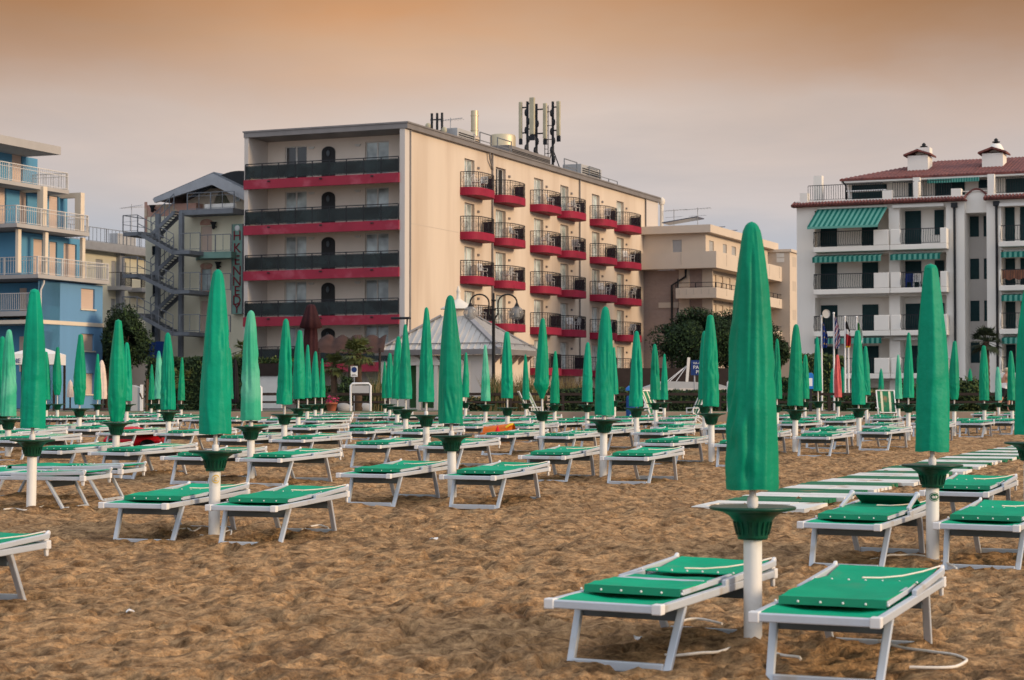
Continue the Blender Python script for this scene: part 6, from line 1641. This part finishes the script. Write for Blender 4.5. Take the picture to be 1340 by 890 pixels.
# flag poles with drooping flags, horn loudspeaker
def flag(px, ytop, Y, y0, y1, mts, label, side=1):
    b = pt(px, 500, Y); zt_ = pt(px, ytop, Y).z-GZ; rt = empty('flagpole', (b.x, b.y, GZ), 0, label, 'flagpole')
    p = MB(); p.tube([(0,0,0), (0,0,zt_)], [.05,.035], 8); p.ball((0,0,zt_), .06, 8); p.build('pole', M['plastic'], rt)
    if not mts: return rt
    za, zb = pt(px, y0, Y).z-GZ, pt(px, y1, Y).z-GZ; f = MB(); nx_, nz_ = 8, 16; vs = []
    for j in range(nz_+1):
        for i in range(nx_+1):
            u_ = i/nx_; v_ = j/nz_; w_ = .22*(.55+.55*math.sin(v_*2.6))
            vs.append((side*(.04+w_*u_), .10*math.sin(u_*9+v_*3), za+(zb-za)*v_ - .25*u_*(1-v_)))
    fs = []; 
    for j in range(nz_):
        for i in range(nx_): f.add([vs[j*(nx_+1)+i], vs[j*(nx_+1)+i+1], vs[(j+1)*(nx_+1)+i+1], vs[(j+1)*(nx_+1)+i]], [(0,1,2,3)], mts[1](i/nx_, j/nz_), True)
    f.build('flag', [M[x] for x in mts[0]], rt, recalc=False); return rt
flag(1075.5, 414, 92, 420, 455, (['flag_blue', 'toy_yellow'], lambda u, v: 1 if (int(u*8) % 4 == 2 and int(v*16) % 4 == 1) else 0), 'flagpole with drooping blue flag and a horn loudspeaker on top')
hs_ = MB(); b = pt(1077, 411, 92)
hs_.lathe([(.04,.0),(.06,.12),(.12,.2),(.20,.3),(.21,.31),(.18,.27)], 18); o = hs_.build('horn_loudspeaker', M['grey_panel'], None, (b.x, 92, b.z)); o.rotation_euler = (PI/2, 0, R(20)); tag(o, 'round horn loudspeaker on top of the leftmost flagpole', 'loudspeaker')
flag(1091.5, 410, 92.4, 412, 456, (['flag_blue', 'sign_white', 'flag_red'], lambda u, v: [0,1,2,1,0,0,1,2][(int(u*8)+int(v*16)) % 8]), 'flagpole with drooping red, white and blue crossed flag')
flag(1106, 415, 92.8, 418, 455, (['black', 'sign_white', 'flag_red', 'toy_yellow'], lambda u, v: 0 if v < .3 else 1 if v < .5 else 2 if v < .9 else 3), 'flagpole with drooping black, white and red flag')
flag(1110.5, 440, 93.2, 0, 0, None, 'short bare white flagpole beside the black, white and red flag')
flag(1121.5, 415, 93.6, 420, 450, (['flag_green', 'sign_white', 'flag_red'], lambda u, v: 0 if u < .6 else 1), 'flagpole with a drooping green and white flag')
# notice post, bin
nb_ = empty('notice_post', (pt(1060.5, 500, 80.5).x, 80.5, GZ), 0, 'blue notice box on a dark post, left of the flagpoles', 'notice box')
z0_, z1_ = pt(1060, 509, 80.5).z-GZ, pt(1060, 488, 80.5).z-GZ
p = MB(); p.box(-.12, .12, -.06, .06, z0_, z1_-.08); p.prism([(-.13,z1_-.08), (.13,z1_-.08), (.05,z1_), (-.05,z1_)], 'y', -.07, .07); p.build('box', M['bin_cap'], nb_)
p = MB(); p.box(-.07, .07, -.065, -.061, z0_+.12, z1_-.22); p.build('paper', M['sign_white'], nb_)
p = MB(); p.box(-.06, .06, -.04, .04, 0, z0_-.002); p.build('post', M['dark'], nb_)
bn = empty('litter_bin', (pt(827.5, 500, 77).x, 77, gz(77)), 0, 'blue ribbed litter bin with bright blue cap, before the hedge', 'litter bin')
zt_ = pt(827, 518, 77).z-gz(77); p = MB(); p.lathe([(.20,0),(.23,.1),(.24,zt_*.5),(.23,zt_-.05),(.21,zt_)], 20)
for k in range(16): a_ = 2*PI*k/16; p.bar((.235*math.cos(a_), .235*math.sin(a_), .1), (.235*math.cos(a_), .235*math.sin(a_), zt_-.08), .03)
p.build('body', M['bin_blue'], bn)
p = MB(); zc_ = pt(827, 504, 77).z-gz(77); p.lathe([(.27,zc_-.22),(.26,zc_-.12),(.15,zc_-.03),(.01,zc_)], 20)
for a_ in (0, 2.1, 4.2): p.bar((.16*math.cos(a_), .16*math.sin(a_), zt_-.02), (.16*math.cos(a_), .16*math.sin(a_), zc_-.15), .05)
p.build('cap', M['bin_cap'], bn)
# folding deck chairs
def deck_chair(px, Y, yaw, label):
    b = pt(px, 500, Y); rt = empty('deck_chair', (b.x, Y, gz(Y)), R(yaw), label, 'deck chair', 'folding beach chairs standing among the loungers')
    f = MB()
    for s in (-1, 1):
        f.bar((s*.30,-.32,.02), (s*.30,.25,1.20), .04, .03); f.bar((s*.27,.35,.02), (s*.27,-.30,.48), .04, .03); f.bar((s*.33,-.30,.60), (s*.33,.10,.62), .05, .03); f.bar((s*.33,-.28,.40), (s*.33,-.28,.60), .03)
    f.bar((-.30,.25,1.20), (.30,.25,1.20), .035); f.bar((-.28,.35,.03), (.28,.35,.03), .035); f.bar((-.28,-.30,.46), (.28,-.30,.46), .035); f.build('frame', M['plastic'], rt)
    c = MB(); prof = [(.243,1.17), (.13,.92), (.03,.66), (-.04,.44), (-.12,.40), (-.29,.46)]
    xs = [-.28, -.17, -.10, .10, .17, .28]
    for (y0, z0), (y1, z1) in zip(prof[:-1], prof[1:]):
        for i in range(5): c.quad((xs[i],y0,z0), (xs[i+1],y0,z0), (xs[i+1],y1,z1), (xs[i],y1,z1), i % 2)
    c.build('sling', [M['mat_green'], M['stripe_cream']], rt, recalc=False)
deck_chair(1160, 65, 0, 'green and cream striped deck chair facing us before the white apartments')
deck_chair(852, 66, 55, 'striped deck chair turned sideways beside the blue bin')
deck_chair(913, 66, -75, 'deck chair seen from the side, left of the tallest umbrella before pines')
deck_chair(699, 72, 80, 'striped deck chair leaning right of the lamp post')
deck_chair(687, 74, 95, 'striped deck chair beside the dry reeds')

# ------------------------------------------------------------------ striped walkway laid over the sand
p0 = Vector((1.86, 20.3)); vd = Vector((.408, .913)).normalized(); ud = Vector((vd.y, -vd.x)); rd_ = random.Random(9)
for k in range(-1, 24):
    s0 = .76*k + 1.1 if k >= 0 else .05; ln = .74 if k >= 0 else .95
    mb = MB(); white = (k % 2 == 1) or k == -1
    wd = 1.13 + (.08 if white else 0) + rd_.uniform(-.04, .04); of = rd_.uniform(-.05, .05)
    c = p0 + vd*(s0+ln/2) + ud*(wd/2+of); z = gz(c.y)+.028
    def slat(a0, a1, b0, b1, m): mb.box(a0, a1, b0, b1, -.03, .012+.004*rd_.random(), m)
    if k == -1:
        slat(-wd/2, wd/2, -ln/2, -ln/2+.14, 0); slat(-wd/2, -wd/2+.12, -ln/2+.143, ln/2, 0); slat(wd/2-.3, wd/2, -ln/2+.143, ln/2, 0); slat(-wd/2+.125, wd/2-.31, .12, ln/2, 0)
        lab = 'white frame-shaped end mat at the near end of the striped walkway'
    else:
        n_ = 5
        for i in range(n_):
            b0 = -ln/2+ln*i/n_; slat(-wd/2+rd_.uniform(0,.03), -.006, b0+.004, b0+ln/n_-.004, 0); slat(.006, wd/2-rd_.uniform(0,.05), b0+.004, b0+ln/n_-.004, 0)
        lab = f"{'white' if white else 'green'} slat mat of the striped walkway, {ORD[k//2+1]} {'white' if white else 'green'} one from its near end"
    o = mb.build('walkway_mat', [M['mat_white' if white else 'mat_green']], None, (c.x, c.y, z), math.atan2(-ud.y, ud.x)*-1 + rd_.uniform(-.012, .012))
    o.rotation_euler.x = math.atan(.018); tag(o, lab, 'walkway mat', 'green and white mats of the striped walkway')

# ------------------------------------------------------------------ toys and ropes on the sand
b = pt(180, 580, 37); ty = empty('toy_car', (pt(176, 500, 37).x, 37, gz(37)), R(-8), 'big red inflatable toy car lying among the loungers, left half', 'toy car')
p = MB(); vs = []; prof = [(-.62,.10,.20),(-.58,.20,.26),(-.35,.27,.29),(-.15,.33,.30),(.1,.34,.30),(.4,.30,.30),(.58,.26,.27),(.64,.16,.2)]
for x, h, w2_ in prof:
    for k in range(12): a_ = 2*PI*k/12; vs.append((x, w2_*math.cos(a_), .26 + h*.8*math.sin(a_)))
fs = [(i*12+k, i*12+(k+1) % 12, (i+1)*12+(k+1) % 12, (i+1)*12+k) for i in range(len(prof)-1) for k in range(12)]
p.add(vs, fs, 0, True); p.add(vs[:12], [tuple(range(12))], 0); p.add(vs[-12:], [tuple(range(12))], 0); p.build('body', M['toy_red'], ty)
p = MB(); p.ball((-.05,0,.50), 1, 16, 0, (.36,.24,.22)); p.build('cabin', M['toy_red'], ty)
p = MB(); p.ball((-.16,0,.53), 1, 16, 0, (.30,.20,.16)); p.build('windscreen', M['grey_panel'], ty)
for x in (-.36, .38):
    for s in (-1, 1): p = MB(); p.lathe([(.02,-.05),(.14,-.05),(.17,0),(.14,.05),(.02,.05)], 16); o = p.build('wheel', M['black'], ty); o.location = (x, s*.29, .15); o.rotation_euler = (PI/2,0,0)
ty.scale = (.9, .8, .60)
tf = empty('inflatable_float', (pt(652, 500, 41).x, 41, gz(41)+.05), R(-15), 'orange inflatable float with red and yellow pieces lying between loungers', 'beach toy')
tf.scale = (.68, .7, .66)
p = MB(); vs = []; fs = []; nx_, ny_ = 16, 8
for j in range(ny_+1):
    for i in range(nx_+1):
        u_ = i/nx_; v_ = j/ny_; vs.append((-.45+.95*u_, -.25+.5*v_, .18 + .34*math.sin(PI*v_)**.6*(.75+.35*u_) + .05*noise.noise(Vector((u_*5, v_*4, 2)))))
fs = [(j*(nx_+1)+i, j*(nx_+1)+i+1, (j+1)*(nx_+1)+i+1, (j+1)*(nx_+1)+i) for j in range(ny_) for i in range(nx_)]
p.add(vs, fs, 0, True); p.tube([(-.45,-.25,.16), (.5,-.25,.2), (.5,.25,.2), (-.45,.25,.16)], .11, 8, closed=True); p.build('hull', M['toy_orange'], tf)
p = MB(); p.lathe([(.16,0),(.10,.2),(.01,.42)], 14, 0, (.1,-.42,.05)); p.build('cone', M['toy_red'], tf)
p = MB(); p.tube([(.3,-.2,.42), (.42,-.2,.50), (.52,-.15,.53)], .035, 8); p.build('handle', M['toy_yellow'], tf)
def rope(pts, label, r=.008):
    P = [pt(x, y, 3894/(y-475.4)) for x, y in pts]; o_ = P[0]; path = []
    for i in range(len(P)-1):
        for k in range(6):
            t_ = k/6; a_, b_, c_, d_ = P[max(0,i-1)], P[i], P[i+1], P[min(len(P)-1, i+2)]
            q = .5*((2*b_) + (c_-a_)*t_ + (2*a_-5*b_+4*c_-d_)*t_*t_ + (3*b_-a_-3*c_+d_)*t_**3); path.append(Vector((q.x-o_.x, q.y-o_.y, gz(q.y)-gz(o_.y)+.03*max(0, noise.noise(q*3)))))
    path.append(Vector((P[-1].x-o_.x, P[-1].y-o_.y, gz(P[-1].y)-gz(o_.y))))
    mb = MB(); mb.tube(path, r, 8); tag(mb.build('rope', M['rope'], None, (o_.x, o_.y, gz(o_.y)+.022)), label, 'rope', 'white ropes on the sand')
rope([(870,860),(905,861),(935,857),(960,850),(985,846),(1000,849)], 'white rope on the sand left of the largest umbrella\'s pole')
rope([(1010,856),(1030,862),(1048,866)], 'short white rope end right of the largest umbrella\'s pole')
rope([(888,822),(897,814),(918,813),(945,819)], 'curved white rope under the nearest lounger with the bare crossbar')
rope([(1150,842),(1180,850),(1215,855),(1250,860),(1265,868),(1245,876),(1190,876)], 'long looping white rope right of the nearest plain lounger')
rope([(1140,735),(1165,731),(1190,729),(1212,733)], 'white rope beside the second largest umbrella\'s pole')
rope([(1225,737),(1245,742),(1252,748)], 'short rope right of the second largest umbrella\'s pole')
rope([(262,703),(275,704),(290,701),(302,698),(300,704),(285,705)], 'white rope ring around the foot of the gold-emblem pole')
rope([(225,697),(245,694),(252,698),(262,693)], 'white rope scrap left of the gold-emblem pole')
rope([(395,697),(405,692),(420,690),(430,695)], 'white rope scrap under the right gold-emblem lounger')
rope([(5,669),(20,668),(35,670),(60,664)], 'white rope around the blue building umbrella\'s pole')

for px, py, lab in ((170, 803, 'tiny white paper scrap on bare sand at the lower left'), (835, 838, 'small white plastic strip under the nearest lounger with bare crossbar'), (568, 708, 'tiny white scrap on bare sand below the kiosk umbrellas')):
    Y_ = 3894/(py-475.4); p_ = pt(px, py, Y_); mb = MB(); vs = [(.035*math.cos(t)*(1+.3*math.sin(3*t)), .022*math.sin(t), .008+.008*math.sin(2*t)) for t in [2*PI*k/10 for k in range(10)]]
    mb.add(vs + [(v[0], v[1], v[2]+.006) for v in vs], [tuple(range(9,-1,-1)), tuple(range(10,20))] + [(k, (k+1) % 10, 10+(k+1) % 10, 10+k) for k in range(10)]); tag(mb.build('paper_scrap', M['plastic'], None, (p_.x, p_.y, gz(p_.y)+.015), px*.1), lab, 'litter')
# ------------------------------------------------------------------ the walking person
PY_ = 79.2; b = pt(1314.5, 500, PY_)
pr = empty('person', (b.x, PY_, GZ+.0), 0, 'person walking along the promenade in black shorts, shirtless with white cloth at the waist', 'person')
S_ = 1.80/1.75
J = {'pel':(0,0,.95), 'sp':(.03,0,1.15), 'ch':(.05,0,1.35), 'nk':(.07,-.01,1.51), 'hd':(.10,-.02,1.60), 'top':(.11,-.02,1.73),
     'hl':(-.02,-.09,.90), 'kl':(-.16,-.10,.50), 'al':(-.34,-.10,.10), 'tl':(-.22,-.10,.03), 'hr':(.02,.09,.90), 'kr':(.20,.10,.50), 'ar':(.16,.10,.09), 'tr':(.33,.10,.03),
     'sl':(.05,-.20,1.42), 'el':(.16,-.25,1.16), 'wl':(.32,-.22,.99), 'fl':(.39,-.20,.93), 'sr':(.05,.20,1.42), 'er':(-.07,.25,1.14), 'wr':(-.02,.24,.90), 'fr':(.02,.23,.82)}
Ed = [('pel','sp'),('sp','ch'),('ch','nk'),('nk','hd'),('hd','top'),('pel','hl'),('hl','kl'),('kl','al'),('al','tl'),('pel','hr'),('hr','kr'),('kr','ar'),('ar','tr'),('ch','sl'),('sl','el'),('el','wl'),('wl','fl'),('ch','sr'),('sr','er'),('er','wr'),('wr','fr')]
Rr = {'pel':.15,'sp':.135,'ch':.155,'nk':.06,'hd':.095,'top':.075,'hl':.10,'kl':.065,'al':.042,'tl':.035,'hr':.10,'kr':.065,'ar':.042,'tr':.035,'sl':.065,'el':.045,'wl':.032,'fl':.035,'sr':.065,'er':.045,'wr':.032,'fr':.035}
keys = list(J); me = bpy.data.meshes.new('body'); me.from_pydata([Vector(J[k])*S_ for k in keys], [(keys.index(a), keys.index(c)) for a, c in Ed], [])
bo = bpy.data.objects.new('body', me); col.objects.link(bo); bo.parent = pr
sk = bo.modifiers.new('skin', 'SKIN'); me.skin_vertices[0] if me.skin_vertices else None
if not me.skin_vertices: 
    bm = bmesh.new(); bm.from_mesh(me); bm.verts.layers.skin.verify(); bm.to_mesh(me); bm.free()
for i, k in enumerate(keys):
    d = me.skin_vertices[0].data[i]; d.radius = (Rr[k]*S_*.9, Rr[k]*S_*.9); d.use_root = (k == 'pel')
ss = bo.modifiers.new('sub', 'SUBSURF'); ss.levels = 2; ss.render_levels = 2
dg = bpy.context.evaluated_depsgraph_get(); me2 = bpy.data.meshes.new_from_object(bo.evaluated_get(dg)); bo.modifiers.clear(); bo.data = me2; me2.materials.clear(); me2.materials.append(M['skin'])
me2.polygons.foreach_set('use_smooth', [True]*len(me2.polygons))
def shell(name, pts, mt, seg=16):
    p = MB(); vs = []
    for c, rx, ry in pts:
        for k in range(seg): a_ = 2*PI*k/seg; vs.append((c[0]+rx*math.cos(a_), c[1]+ry*math.sin(a_), c[2]))
    p.add([Vector(v)*S_ for v in vs], [(i*seg+k, i*seg+(k+1) % seg, (i+1)*seg+(k+1) % seg, (i+1)*seg+k) for i in range(len(pts)-1) for k in range(seg)], 0, True); p.build(name, M[mt], pr)
shell('white_cloth', [((.0,0,.93), .17, .20), ((.015,0,1.03), .165, .19), ((.03,0,1.16), .155, .175)], 'shirt')
p = MB()
for h_, k_ in (((-.02,-.09,.93), (-.11,-.10,.62)), ((.02,.09,.93), (.13,.10,.62))):
    p.tube([Vector(h_)*S_, Vector(k_)*S_], [.135, .105], 14)
p.tube([Vector((0,-.1,.9))*S_, Vector((0,.1,.9))*S_], [.14, .14], 14); p.build('shorts', M['shorts'], pr)
p = MB(); p.ball(Vector((.085,-.02,1.67))*S_, .115, 14, 0, (1,.95,.9)); p.build('hair', M['hair'], pr)
